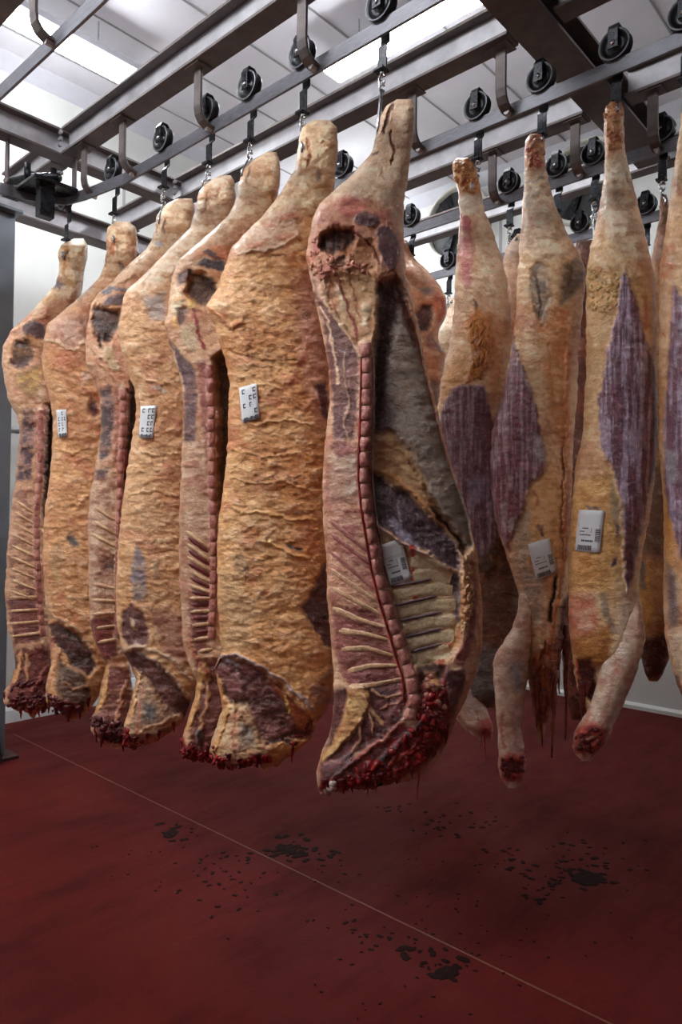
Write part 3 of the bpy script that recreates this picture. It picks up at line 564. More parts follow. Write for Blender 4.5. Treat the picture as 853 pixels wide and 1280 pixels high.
# ---- side 7: the open side, split face and rib cavity towards us
root, O, N = carcass('s7', (478, 60), 1, 'open beef side with its spine, ribs and bloody neck showing, largest in the front row')
rows7 = [(124, 497, 513), (132, 483, 517), (150, 474, 518), (170, 470, 517), (190, 465, 514), (215, 444, 511), (235, 421, 508), (255, 399, 505), (275, 391, 505), (300, 386, 505), (320, 382, 506), (345, 388, 508), (380, 395, 517), (420, 404, 526), (460, 411, 534), (500, 412, 544), (550, 407, 556), (600, 403, 572), (650, 404, 588), (700, 408, 598), (750, 409, 603), (800, 414, 604), (840, 417, 597), (870, 418, 584), (900, 415, 570), (920, 411, 563), (940, 402, 554), (960, 397, 541), (975, 396, 520), (988, 400, 462)]
f7 = [
 Pg((238, 212, 188), [(380, 120), (525, 120), (520, 250), (470, 262), (400, 250)], 0, 12),
 Ln((110, 66, 50), [(492, 132), (485, 148), (478, 166)], 4, -.012), Ln((150, 90, 60), [(489, 165), (492, 186), (490, 205)], 3, -.006),
 Ln((120, 80, 70), [(466, 193), (472, 192)], 4, -.004),
 Pg((208, 150, 122), [(398, 262), (428, 246), (460, 246), (490, 264), (504, 300), (500, 345), (470, 350), (400, 345), (386, 310)], .012, 6, (188, 104, 92)),
 Pg((214, 132, 120), [(420, 258), (445, 250), (462, 256), (446, 268), (426, 270)], 0, 4, (190, 90, 84)),
 Pg(PUR, [(442, 273), (448, 263), (458, 263), (470, 270), (475, 279), (464, 283), (445, 279)], .006, 2.2, (120, 76, 78), .5),
 Pg((104, 66, 76), [(471, 286), (484, 281), (495, 295), (500, 314), (497, 336), (486, 341), (477, 320), (471, 301)], .006, 2.2, (124, 84, 88), .5),
 Pg((222, 180, 150), [(468, 300), (474, 320), (482, 342), (474, 346), (464, 326)], .004, 2),
 Pg((78, 46, 44), [(401, 295), (417, 285), (439, 286), (445, 298), (436, 314), (412, 320), (400, 308)], -.05, 3, (112, 72, 62), .6),
 Pg((190, 136, 96), [(438, 304), (467, 301), (474, 320), (466, 338), (442, 328), (430, 316)], -.02, 4, (164, 104, 74)),
 Pg((110, 84, 84), [(416, 323), (432, 320), (436, 332), (421, 337)], -.02, 3, (170, 130, 110)),
 Ln((120, 56, 50), [(442, 290), (456, 298), (468, 312), (474, 330)], 3, -.004),
 Pg((224, 186, 146), [(409, 342), (430, 336), (466, 338), (474, 360), (468, 420), (446, 430), (424, 404), (408, 372)], -.015, 5, (202, 150, 112)),
 Pg((240, 226, 200), [(420, 354), (428, 360), (433, 392), (424, 390)], .003, 3), Pg((236, 216, 186), [(452, 376), (462, 380), (460, 410), (452, 408)], .003, 3),
 Ln((160, 60, 44), [(422, 348), (430, 372), (443, 408), (447, 424)], 3.5, .002), Ln((176, 80, 60), [(412, 340), (415, 370), (421, 392)], 2, .001, .7), Ln((190, 120, 90), [(440, 350), (446, 380), (450, 400)], 1.6, -.003, .8),
 Ln((84, 44, 42), [(476, 356), (474, 366)], 6, -.01),
 Pg((112, 70, 70), [(390, 338), (398, 370), (417, 392), (440, 428), (452, 440), (448, 470), (443, 560), (417, 560), (414, 470), (404, 401), (393, 370)], -.004, 3, (150, 104, 98), .4),
 Ln((228, 196, 172), [(400, 385), (410, 400), (418, 440), (424, 480)], 3, .004), Ln((226, 190, 160), [(408, 380), (424, 402), (444, 430), (452, 446)], 5, .006),
 Ln((220, 186, 165), [(432, 440), (430, 470), (436, 500), (430, 530), (438, 556)], 2, .002, .7),
 Pg((206, 160, 140), [(408, 552), (446, 548), (452, 600), (468, 690), (484, 760), (505, 850), (436, 862), (412, 800), (404, 650)], .002, 4, (176, 112, 104)),
 Pg((220, 200, 186), [(411, 566), (444, 562), (448, 618), (412, 624)], .003, 4, (196, 158, 144)),
 Pg((150, 88, 86), [(413, 556), (432, 552), (440, 566), (424, 574)], .001, 3),
 Pg((158, 96, 92), [(416, 756), (470, 762), (486, 800), (502, 856), (438, 864), (422, 820)], -.006, 4, (134, 72, 72), .3),
 # cavity
 Pg((164, 154, 148), [(474, 356), (496, 346), (512, 384), (528, 430), (546, 504), (560, 556), (584, 600), (594, 680), (580, 690), (556, 660), (536, 618), (511, 565), (487, 541), (467, 545), (470, 440)], -.05, 5, (136, 124, 122)),
 Pg((84, 58, 60), [(478, 362), (492, 354), (500, 374), (494, 410), (484, 460), (476, 500), (470, 540), (467, 470), (474, 410)], -.02, 6, (66, 46, 48)),
 Pg((96, 84, 92), [(468, 480), (486, 478), (494, 520), (488, 545), (467, 545)], 0, 8),
 Pg((112, 66, 60), [(493, 352), (503, 366), (514, 396), (524, 432), (518, 436), (506, 410), (496, 380)], .004, 3, (90, 52, 50), .6),
 Pg((206, 172, 130), [(466, 545), (487, 539), (511, 562), (538, 618), (562, 655), (583, 688), (557, 668), (507, 622), (462, 592)], -.05, 4, (180, 132, 92)),
 Ln((150, 104, 80), [(470, 552), (500, 560), (515, 580)], 3, .004, .5), Ln((160, 120, 92), [(470, 570), (495, 580), (520, 600)], 3, .004, .4),
 Pg((84, 58, 68), [(462, 588), (475, 594), (490, 608), (506, 614), (526, 636), (554, 660), (575, 690), (573, 716), (538, 692), (503, 673), (479, 660), (464, 646)], -.035, 3, (108, 78, 86), .9),
 Ln((206, 150, 100), [(478, 588), (500, 602), (520, 622), (548, 648), (566, 668)], 6, .008), Ln((70, 46, 44), [(540, 636), (556, 652), (572, 674), (580, 692)], 5, -.006),
 Pg((182, 172, 190), [(485, 652), (494, 648), (500, 660), (512, 666), (522, 684), (503, 674)], .002, 3), Ln((176, 160, 176), [(500, 612), (498, 636), (502, 660)], 2, .001, .6),
 Ln((188, 178, 190), [(466, 654), (486, 668), (508, 680), (540, 698), (568, 718)], 2.5, .004),
 Pg((226, 208, 178), [(468, 656), (500, 678), (540, 700), (577, 722), (578, 789), (566, 820), (526, 834), (516, 828), (500, 781), (478, 719)], -.045, 5, (206, 172, 136)),
 Pg((92, 78, 90), [(556, 712), (576, 722), (578, 784), (566, 774), (570, 750), (560, 740)], 0, 3, (150, 140, 150)),
 Pg((168, 104, 100), [(588, 690), (597, 719), (598, 775), (590, 806), (578, 832), (566, 826), (584, 796), (590, 750), (584, 716)], .004, 3, (140, 78, 78)),
 Pg((206, 158, 112), [(576, 690), (584, 716), (589, 752), (580, 792), (566, 812), (560, 806), (576, 776), (578, 730)], .01, 3, (184, 124, 80)),
 Ln((226, 176, 136), [(512, 372), (528, 430), (545, 503), (560, 556), (580, 604), (592, 660), (600, 720), (604, 770), (600, 810)], 5, .014), Ln((196, 120, 96), [(508, 374), (541, 505), (556, 560), (576, 612)], 2, .002, .7),
 Ln((180, 24, 22), [(516, 682), (518, 700), (517, 730), (520, 760), (522, 792)], 5, .003), Ln((180, 30, 26), [(500, 742), (502, 756)], 4, .003, .8), Ln((176, 34, 30), [(531, 800), (548, 812), (552, 835), (556, 808)], 7, .004, .8), Ln((200, 70, 50), [(540, 815), (562, 806)], 5, .004, .7),
 # neck
 Pg((134, 34, 34), [(504, 850), (526, 834), (560, 832), (572, 850), (566, 893), (556, 930), (528, 962), (464, 990), (398, 990), (396, 960), (440, 950), (480, 916)], .01, 5, (92, 26, 26)),
 Pg((96, 62, 70), [(557, 836), (580, 834), (582, 850), (572, 884), (566, 900), (560, 870)], .006, 3, (130, 84, 88)),
 Pg((72, 44, 40), [(522, 836), (540, 828), (556, 834), (552, 852), (530, 852)], -.03, 3), Pg((200, 160, 112), [(530, 838), (546, 840), (550, 860), (536, 862)], .01, 3, (160, 100, 70)),
 Pg((110, 56, 56), [(418, 862), (504, 848), (516, 880), (500, 906), (470, 930), (430, 950), (400, 955), (410, 920)], 0, 4, (76, 38, 40), .4),
 Pg((218, 180, 122), [(436, 860), (456, 858), (462, 870), (458, 892), (446, 912), (422, 938), (402, 952), (400, 944), (413, 930), (428, 900)], .014, 3, (196, 142, 92)),
 Ln((214, 172, 136), [(456, 872), (468, 892), (478, 906)], 4, .006), Ln((208, 160, 130), [(460, 878), (464, 900), (468, 916)], 3, .005), Ln((206, 160, 130), [(466, 864), (484, 872), (500, 868)], 3, .004), Ln((200, 150, 124), [(452, 900), (450, 924), (440, 944)], 4, .006), Ln((190, 130, 110), [(476, 886), (496, 880), (506, 870)], 2.5, .004),
 Ln((186, 110, 100), [(506, 900), (486, 920), (460, 936), (432, 960), (414, 976)], 5, .006), Pg((92, 58, 66), [(399, 954), (420, 952), (440, 940), (448, 948), (424, 972), (402, 974)], .006, 3, (120, 60, 66)),
 Ln((80, 70, 84), [(526, 905), (500, 930), (478, 950), (462, 964)], 9, .01, .8), Ln((196, 90, 70), [(520, 930), (496, 950), (474, 966)], 4, .006, .7), Ln((226, 200, 176), [(457, 428), (460, 457), (459, 520), (457, 560), (456, 598), (459, 629), (466, 668), (472, 707), (481, 742), (491, 773), (503, 812), (514, 844), (518, 872), (512, 900)], 17, .002)]
S = Sheet(root, O, N, 'body', rows7, .11, 4.2, .0036, ((220, 178, 150), (196, 128, 104), (234, 206, 180)), f7, TB=.1, seed=1, rag=11)
SX['s7'] = S
for a in ([(414, 652), (460, 690)], [(415, 668), (464, 706)], [(414, 690), (468, 736)], [(413, 712), (472, 752)], [(414, 734), (476, 768)], [(416, 760), (450, 775), (482, 784)], [(424, 788), (456, 792), (486, 800)], [(427, 812), (458, 810), (492, 820)], [(435, 839), (465, 832), (497, 832)], [(436, 859), (468, 856), (502, 849)]):
    S.bar('neural_spine', a, 8 if a[0][1] < 750 else 10, 6, .004, BONE if a[0][1] > 700 else BONER)
for a in ([(514, 702), (536, 704), (556, 714)], [(517, 721), (540, 717), (564, 724)], [(492, 745), (530, 736), (566, 738)], [(498, 766), (536, 757), (570, 756)], [(504, 786), (540, 777), (570, 776)], [(510, 806), (545, 796), (568, 794)], [(517, 825), (545, 816), (562, 812)]):
    S.bar('rib', a, 19.5, 19, .0045, RIB, flat=4)
for a, b in (((489, 733), (540, 724)), ((493, 757), (546, 745)), ((500, 776), (552, 765)), ((507, 796), (552, 786)), ((514, 815), (552, 805))):
    S.bar('rib_muscle', [a, b], 5, 4, .011, REDMEAT if a[1] < 0 else flesh('grey_rib_muscle', (128, 104, 108), (98, 72, 78)) if 'grey_rib_muscle' not in bpy.data.materials else bpy.data.materials['grey_rib_muscle'])
S.vertebrae([(457, 428), (460, 457), (459, 495), (459, 520), (457, 560), (456, 598), (459, 629), (466, 668), (472, 707), (481, 742), (491, 773), (503, 812), (514, 844), (518, 872), (512, 900)], 15, 19.5, .016)
S.bar('spinal_canal', [(452, 440), (451, 500), (449, 560), (448, 600), (452, 640), (458, 676), (464, 712), (473, 748), (483, 780), (494, 818), (503, 846), (506, 880)], 3.5, 3.5, .008, CLOT, seg=40)
S.bar('fat_edge', [(467, 440), (468, 500), (466, 560), (466, 600), (470, 640), (477, 680), (482, 706)], 2.6, 2.2, .014, GRIST, seg=36)
S.lumps('neck_trimmings', [(532, 862), (548, 856), (560, 880), (550, 928), (522, 956), (468, 976), (420, 986), (404, 980), (470, 952), (508, 922)], 120, .004, .014, CLOT)
S.lumps('neck_fat_crumbs', [(532, 842), (552, 842), (558, 880), (540, 905), (528, 880)], 26, .005, .011, bpy.data.materials['clotted_blood'] if 0 else BONER)
S.lumps('cartilage_end', [(406, 976), (420, 978), (420, 988), (408, 988)], 3, .014, .018, GRIST)
S.shreds('blood_drips', [(462, 975, 18, 5), (524, 955, 42, 4), (470, 978, 12, 4), (556, 905, 22, 4), (440, 982, 10, 5), (404, 976, 10, 5), (545, 930, 14, 4), (500, 965, 12, 6)], CLOT)
S.lumps('hip_fat', [(388, 300), (396, 296), (402, 330), (410, 344), (400, 350), (388, 336)], 34, .004, .009, PINKFAT)
S.lumps('pelvic_fat', [(404, 322), (440, 318), (466, 332), (462, 344), (420, 342), (408, 334)], 30, .004, .008, PINKFAT)
S.lumps('chest_fat', [(582, 690), (589, 700), (592, 752), (584, 792), (576, 796), (584, 750)], 60, .004, .009, flesh('chest_fat', (220, 178, 130), (190, 130, 90)))
S.shreds('neck_shreds', [(410, 972, 16, 10), (430, 974, 16, 10), (452, 972, 18, 9), (478, 966, 16, 10), (498, 958, 18, 9), (516, 950, 22, 9), (534, 936, 22, 9), (548, 920, 24, 8), (558, 900, 24, 8)], DCL0)
S.label([(474, 680), (502, 671), (514, 722), (488, 730)])
trolley(477, 10, 1, 'trolley hook holding the open beef side with the spine', hookend(S, 473, 158))

# ---- side 6: large orange fat side
root, O, N = carcass('s6', (380, 100), 1, 'broad orange fat-covered beef side with a round inspection stamp, left of the open side')
rows = [(150, 392, 412), (158, 378, 421), (180, 373, 423), (210, 370, 420), (240, 352, 418), (270, 328, 418), (290, 308, 416), (310, 289, 416), (330, 282, 414), (360, 272, 412), (384, 257, 412), (392, 260, 412), (402, 267, 412), (420, 271, 412), (450, 282, 414), (480, 287, 415), (520, 285, 417), (550, 285, 418), (600, 281, 418), (650, 273, 418), (700, 271, 418), (750, 272, 418), (790, 275, 418), (815, 277, 418), (835, 268, 418), (860, 274, 418), (885, 278, 410), (905, 272, 396), (925, 264, 388), (940, 262, 372), (958, 275, 345)]
f = [
 Pg((240, 216, 182), [(345, 140), (430, 140), (425, 262), (372, 268), (330, 300), (300, 300)], 0, 14, (206, 164, 120)),
 Ln((196, 120, 66), [(384, 172), (388, 190), (386, 206)], 4, -.008, .7), Ln((238, 222, 204), [(372, 186), (376, 206), (368, 222)], 5, .004, .8),
 Pg((150, 120, 100), [(397, 214), (403, 214), (402, 224), (396, 224)], 0, 3),
 Pg((232, 202, 178), [(290, 310), (330, 278), (366, 252), (376, 262), (374, 294), (356, 310), (320, 314)], .006, 6, (214, 150, 122)),
 Ln((236, 212, 190), [(296, 316), (330, 312), (358, 306), (374, 290)], 4, .006, .8), Ln((160, 90, 60), [(322, 322), (342, 320), (356, 318)], 3, -.003, .5),
 Pg((220, 170, 148), [(372, 350), (392, 330), (412, 400), (416, 530), (396, 540), (380, 470), (370, 400)], -.004, 12, (206, 150, 130)),
 Ln((166, 70, 52), [(380, 446), (372, 462), (362, 480)], 7, .002, .6), Ln((150, 70, 60), [(412, 420), (402, 450)], 4, 0, .4),
 Ln((84, 56, 66), [(378, 392), (383, 389.5), (389, 392), (390, 396), (385, 399), (379, 397), (378, 392)], 1.2, 0, .75), Ln((84, 56, 66), [(381, 394), (387, 394)], 2.2, 0, .7),
 Pg((122, 62, 66), [(394, 482), (408, 478), (412, 526), (402, 520)], .006, 3, (100, 50, 54), .8),
 Pg((134, 130, 134), [(292, 698), (300, 692), (310, 700), (310, 716), (300, 720), (294, 710)], .001, 4, (186, 150, 110)),
 Ln((96, 98, 106), [(359, 681), (376, 688)], 3.5, -.004), Ln((120, 110, 100), [(371, 640), (379, 642)], 3, -.003, .8), Ln((150, 140, 130), [(284, 732), (288, 734)], 4, 0, .7),
 Ln((224, 176, 110), [(288, 632), (300, 642), (320, 639), (356, 648), (396, 650)], 3, .007), Ln((222, 174, 112), [(327, 677), (350, 684), (366, 694), (386, 697)], 3, .008), Ln((214, 190, 160), [(322, 680), (330, 674)], 6, .003, .6),
 Ln((228, 184, 130), [(280, 480), (300, 486), (330, 480), (350, 486)], 2.5, .005, .7), Ln((228, 190, 140), [(290, 520), (320, 530), (360, 524), (390, 532)], 2.5, .005, .6), Ln((224, 180, 126), [(290, 560), (330, 572), (370, 566)], 2.5, .005, .6), Ln((224, 180, 126), [(290, 596), (320, 604), (350, 600), (390, 612)], 2.5, .005, .6), Ln((170, 110, 60), [(290, 440), (330, 452), (370, 450)], 3, -.005, .5),
 Ln((214, 140, 90), [(262, 386), (276, 396), (290, 410), (302, 402)], 6, .01, .8),
 Pg((112, 76, 80), [(377, 760), (394, 730), (408, 698), (416, 700), (417, 813), (402, 800), (388, 778)], -.01, 3, (92, 62, 70)),
 Pg((210, 172, 128), [(274, 716), (300, 726), (314, 760), (314, 809), (277, 814)], 0, 10),
 Pg((176, 128, 96), [(388, 862), (415, 835), (418, 890), (396, 896)], 0, 8, (140, 104, 96)),
 Pg((94, 52, 50), [(268, 836), (276, 822), (290, 822), (320, 834), (350, 856), (372, 880), (392, 900), (390, 922), (356, 926), (334, 934), (312, 916), (295, 886), (282, 868), (276, 850)], -.025, 3, (132, 80, 78), .3),
 Ln((172, 158, 168), [(276, 820), (294, 819), (327, 834), (356, 854), (392, 886)], 5, .012), Ln((120, 104, 116), [(283, 827), (292, 828), (298, 832)], 6, .006),
 Pg((186, 108, 66), [(330, 846), (356, 864), (384, 892), (390, 914), (374, 912), (360, 884)], .008, 3, (150, 66, 44)), Ln((232, 188, 90), [(356, 870), (362, 892)], 3, .006),
 Pg((146, 96, 96), [(284, 848), (298, 842), (306, 856), (302, 872), (290, 872)], .012, 4, (108, 60, 60)),
 Pg((214, 186, 148), [(286, 880), (309, 880), (318, 900), (322, 922), (342, 930), (336, 944), (302, 958), (262, 958), (259, 931), (271, 902)], .01, 4, (190, 140, 108)),
 Pg((150, 136, 128), [(300, 900), (316, 910), (318, 930), (300, 936)], 0, 5), Ln((226, 180, 116), [(286, 886), (280, 910), (268, 936)], 5, .01), Ln((180, 90, 76), [(296, 890), (292, 920), (296, 944)], 3, -.002, .7),
 Ln((120, 26, 26), [(258, 950), (280, 956), (310, 958), (336, 948)], 9, .004, .9), Ln((60, 30, 30), [(334, 930), (356, 926), (372, 930)], 6, -.004)]
S = Sheet(root, O, N, 'body', rows, .115, 2.6, .0038, ((222, 166, 104), (204, 132, 66), (232, 192, 146)), f, TB=.09, wob=.011, seed=2, rag=11, warp=3.6)
S.lumps('neck_trimmings', [(262, 944), (300, 950), (334, 942), (336, 952), (300, 960), (268, 960)], 46, .005, .012, CLOT)
S.shreds('blood_drips', [(366, 926, 26, 8), (272, 952, 10, 5), (290, 955, 8, 6), (320, 950, 8, 5)], CLOT)
S.shreds('neck_shreds', [(270, 936, 22, 10), (284, 944, 18, 12), (300, 946, 16, 9), (318, 940, 20, 10), (334, 930, 26, 9), (350, 922, 20, 10), (372, 918, 22, 9), (385, 905, 18, 7), (262, 930, 20, 8)], DCL0)
S.label([(299, 484), (321, 478), (325, 521), (303, 528)], style=1)
trolley(378, 60, 1, 'trolley hook holding the broad orange side with the stamp', hookend(S, 378, 184)); SX['s6'] = S

# ---- side 5: narrow cut side between two fat sides
root, O, N = carcass('s5', (315, 150), 1, 'narrow cut beef side with dark pelvis hollow, between the two labelled orange sides')
rows = [(190, 333, 345), (200, 318, 350), (212, 303, 351), (230, 298, 350), (255, 294, 345), (270, 285, 342), (285, 269, 340), (306, 245, 338), (324, 224, 330), (345, 216, 320), (370, 212, 315), (394, 209, 312), (404, 205, 312), (422, 210, 312), (452, 219, 314), (481, 228, 316), (520, 229, 316), (550, 228, 316), (600, 226, 316), (640, 224, 314), (700, 224, 310), (750, 226, 308), (800, 228, 300), (830, 236, 296), (850, 246, 292), (875, 243, 290), (905, 233, 286), (920, 228, 280), (940, 226, 272), (953, 232, 262)]
f = [
 Pg((242, 220, 192), [(280, 180), (360, 180), (345, 262), (300, 280), (236, 316), (220, 310)], 0, 12, (208, 166, 128)),
 Ln((240, 226, 214), [(296, 216), (300, 240), (294, 262), (270, 288), (240, 312)], 6, .004, .8), Ln((120, 90, 84), [(315, 206), (308, 226)], 4, -.006, .7), Ln((160, 70, 60), [(343, 244), (340, 254)], 3, 0, .6),
 Pg((206, 140, 96), [(236, 322), (250, 308), (270, 304), (285, 308), (286, 330), (262, 320)], .008, 4, (190, 104, 66)),
 Pg((96, 64, 60), [(221, 342), (230, 336), (242, 335), (238, 350), (224, 358)], -.006, 3, (150, 90, 66)),
 Pg((72, 54, 62), [(251, 313), (260, 310), (270, 318), (276, 326), (262, 320)], .004, 2, (96, 70, 76), .5),
 Pg((60, 46, 52), [(246, 330), (258, 323), (282, 328), (284, 340), (259, 335)], .004, 2, (86, 66, 70), .5),
 Pg((204, 150, 110), [(246, 334), (262, 336), (284, 342), (284, 352), (262, 344), (248, 340)], .004, 3),
 Pg((92, 68, 58), [(238, 340), (252, 342), (270, 355), (272, 368), (258, 386), (244, 376), (233, 366)], -.04, 3, (130, 98, 74)),
 Pg((70, 48, 44), [(250, 346), (268, 350), (272, 360), (258, 360)], 0, 3),
 Pg((236, 222, 194), [(220, 358), (230, 372), (226, 392), (211, 398), (214, 374)], .006, 4, (214, 170, 120)),
 Pg((96, 64, 56), [(220, 386), (232, 386), (233, 394), (228, 412), (224, 400)], -.008, 2.5), Pg((226, 178, 100), [(216, 398), (222, 396), (222, 408), (216, 408)], .004, 3), Pg((222, 190, 120), [(232, 372), (244, 376), (242, 388), (234, 386)], .002, 3),
 Pg((214, 196, 168), [(226, 408), (244, 404), (250, 424), (240, 440), (228, 428)], 0, 4), Ln((156, 46, 52), [(241, 386), (246, 408), (253, 434)], 4, .003),
 Pg((98, 70, 76), [(205, 408), (213, 428), (228, 444), (240, 454), (246, 464), (246, 500), (243, 560), (230, 556), (229, 500), (222, 462), (210, 434)], -.003, 3, (132, 96, 96), .4),
 Ln((228, 200, 176), [(214, 436), (224, 462), (229, 490)], 3, .004),
 Pg((176, 116, 104), [(246, 452), (262, 450), (272, 500), (274, 560), (270, 640), (258, 640), (252, 520)], .002, 4, (150, 80, 76)),
 Pg((204, 172, 148), [(229, 552), (256, 550), (262, 640), (268, 740), (264, 820), (240, 822), (226, 760), (224, 650)], .002, 4, (180, 126, 106)),
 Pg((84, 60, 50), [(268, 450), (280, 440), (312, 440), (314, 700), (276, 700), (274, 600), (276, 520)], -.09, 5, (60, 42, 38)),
 Pg((150, 90, 84), [(236, 752), (268, 748), (268, 812), (244, 820)], -.006, 4, (110, 58, 58)),
 Pg((116, 62, 60), [(246, 826), (286, 826), (290, 870), (284, 900), (262, 944), (236, 944), (244, 880)], -.01, 4, (146, 96, 88), .4),
 Pg((222, 180, 124), [(250, 830), (260, 830), (258, 850), (248, 884), (234, 914), (229, 912), (242, 872)], .012, 3, (196, 146, 96)), Ln((206, 160, 116), [(260, 838), (262, 870), (252, 900), (246, 924)], 5, .006, .8),
 Pg((92, 84, 92), [(243, 914), (254, 910), (254, 924), (246, 932)], .006, 3), Ln((120, 28, 30), [(228, 926), (240, 946), (262, 952)], 11, .006), Ln((190, 96, 80), [(236, 800), (246, 824), (262, 842)], 4, .005, .7), Ln((226, 200, 176), [(262, 456), (264, 500), (264, 560), (265, 600), (267, 640), (268, 700), (266, 750), (264, 805)], 11, .002)]
S = Sheet(root, O, N, 'body', rows, .085, 3.6, .0045, ((216, 172, 136), (192, 128, 92), (230, 200, 170)), f, TB=.07, seed=3, rag=11)
for a in ([(233, 664), (262, 686)], [(234, 680), (264, 702)], [(234, 696), (264, 714)], [(235, 713), (266, 729)], [(236, 731), (266, 742)], [(237, 748), (268, 748)], [(238, 765), (268, 763)], [(240, 782), (268, 779)], [(243, 800), (267, 796)], [(247, 815), (266, 811)]):
    S.bar('neural_spine', a, 6, 6, .007, BONE)
for a in ([(236, 672), (260, 690)], [(236, 688), (262, 706)], [(237, 705), (264, 721)], [(238, 722), (264, 735)], [(240, 740), (266, 745)], [(240, 756), (266, 755)], [(242, 773), (266, 771)], [(245, 791), (266, 788)]):
    S.bar('rib_muscle', a, 7, 6, .005, REDMEAT)
S.vertebrae([(262, 456), (264, 500), (264, 560), (265, 600), (267, 640), (268, 700), (266, 750), (264, 805)], 10, 17, .012)
S.lumps('neck_trimmings', [(228, 922), (246, 936), (262, 942), (264, 952), (240, 950), (227, 944)], 40, .005, .011, CLOT)
S.shreds('neck_shreds', [(230, 926, 20, 8), (240, 936, 18, 9), (250, 942, 16, 8), (260, 940, 22, 8)], CLOT)
trolley(312, 105, 1, 'trolley hook holding the narrow cut side between the two labelled orange sides', hookend(S, 303, 215)); SX['s5'] = S

# ---- side 4
root, O, N = carcass('s4', (262, 180), 1, 'tan fat-covered beef side with a blue-grey streak and a ring of dark muscle low down')
rows = [(219, 276, 288), (226, 262, 293), (238, 249, 295), (255, 246, 294), (270, 242, 292), (285, 237, 291), (300, 222, 290), (320, 203, 288), (345, 179, 284), (362, 160, 280), (372, 154, 276), (396, 151, 262), (410, 147, 256), (435, 152, 254), (460, 158, 252), (486, 168, 250), (512, 171, 250), (540, 166, 250), (577, 160, 250), (600, 157, 250), (636, 152, 250), (678, 148, 250), (735, 145, 250), (777, 146, 250), (811, 152, 250), (833, 164, 250), (850, 170, 248), (868, 166, 242), (884, 162, 236), (903, 156, 228), (918, 155, 210), (934, 162, 180)]
f = [
 Pg((244, 224, 200), [(240, 210), (300, 210), (294, 300), (240, 330), (180, 372), (156, 366), (190, 330)], 0, 10, (212, 172, 140)),
 Ln((214, 206, 214), [(244, 262), (236, 284), (214, 304)], 7, .003, .8), Ln((240, 226, 206), [(220, 304), (190, 336), (164, 362)], 7, .006, .8), Ln((170, 110, 66), [(262, 244), (256, 264)], 6, -.006, .6), Ln((170, 90, 70), [(275, 236), (270, 246)], 3, 0, .7),
 Pg((184, 172, 168), [(180, 372), (206, 366), (210, 400), (186, 400)], 0, 6), Ln((210, 200, 200), [(186, 384), (198, 388)], 4, 0, .7),
 Ln((232, 196, 150), [(172, 470), (200, 480), (224, 476)], 2.5, .005, .7), Ln((232, 200, 156), [(170, 560), (196, 570), (222, 566)], 2.5, .005, .7), Ln((232, 200, 156), [(160, 620), (190, 612), (222, 620)], 2.5, .005, .7),
 Ln((196, 190, 190), [(192, 484), (206, 488)], 5, .002, .7),
 Pg((150, 140, 154), [(171, 680), (178, 690), (184, 712), (182, 751), (168, 752), (163, 722), (166, 700)], .001, 3, (182, 160, 146)),
 Ln((168, 150, 130), [(196, 704), (198, 722)], 6, 0, .6),
 Pg((186, 140, 120), [(186, 764), (210, 760), (244, 780), (240, 834), (208, 824)], 0, 9, (170, 120, 104)),
 Pg((104, 66, 68), [(153, 764), (164, 756), (175, 762), (183, 778), (187, 802), (178, 810), (160, 806), (152, 792)], -.008, 2.5, (128, 86, 84), .3), Pg((214, 188, 156), [(162, 773), (167, 777), (172, 788), (166, 787)], .008, 2),
 Ln((212, 190, 168), [(150, 812), (172, 808), (196, 814), (222, 828), (240, 850)], 6, .008),
 Pg((92, 54, 54), [(153, 816), (172, 812), (200, 832), (228, 862), (244, 888), (236, 900), (208, 888), (184, 852), (160, 828)], -.015, 3, (120, 78, 76), .3),
 Ln((196, 180, 176), [(164, 813), (190, 824), (216, 846), (240, 872)], 3, .006, .7),
 Pg((186, 156, 130), [(170, 842), (184, 850), (206, 884), (228, 894), (212, 914), (176, 926), (158, 930), (160, 890)], .008, 4, (148, 116, 100)),
 Pg((92, 92, 96), [(180, 878), (196, 880), (196, 902), (178, 902)], 0, 6), Ln((226, 182, 136), [(174, 848), (168, 878), (160, 904)], 5, .01), Ln((186, 80, 76), [(180, 858), (174, 890), (170, 920)], 2.5, 0, .6), Ln((222, 190, 160), [(176, 912), (200, 906), (224, 892)], 4, .006, .8), Ln((130, 34, 36), [(156, 912), (160, 930), (174, 936)], 8, .004)]
S = Sheet(root, O, N, 'body', rows, .1, 2.6, .005, ((220, 172, 122), (200, 142, 92), (232, 200, 160)), f, TB=.09, wob=.01, seed=4, rag=9)
S.lumps('neck_trimmings', [(154, 908), (166, 916), (180, 926), (170, 936), (156, 930)], 24, .005, .011, CLOT)
S.shreds('neck_shreds', [(160, 918, 20, 8), (170, 922, 18, 9), (184, 918, 14, 8), (200, 912, 12, 8), (214, 904, 12, 6)], DCL0)
S.label([(176, 507), (196, 506), (191, 547), (174, 546)], style=1)
trolley(260, 135, 1, 'trolley hook holding the tan side with the blue-grey streak', hookend(S, 254, 228)); SX['s4'] = S

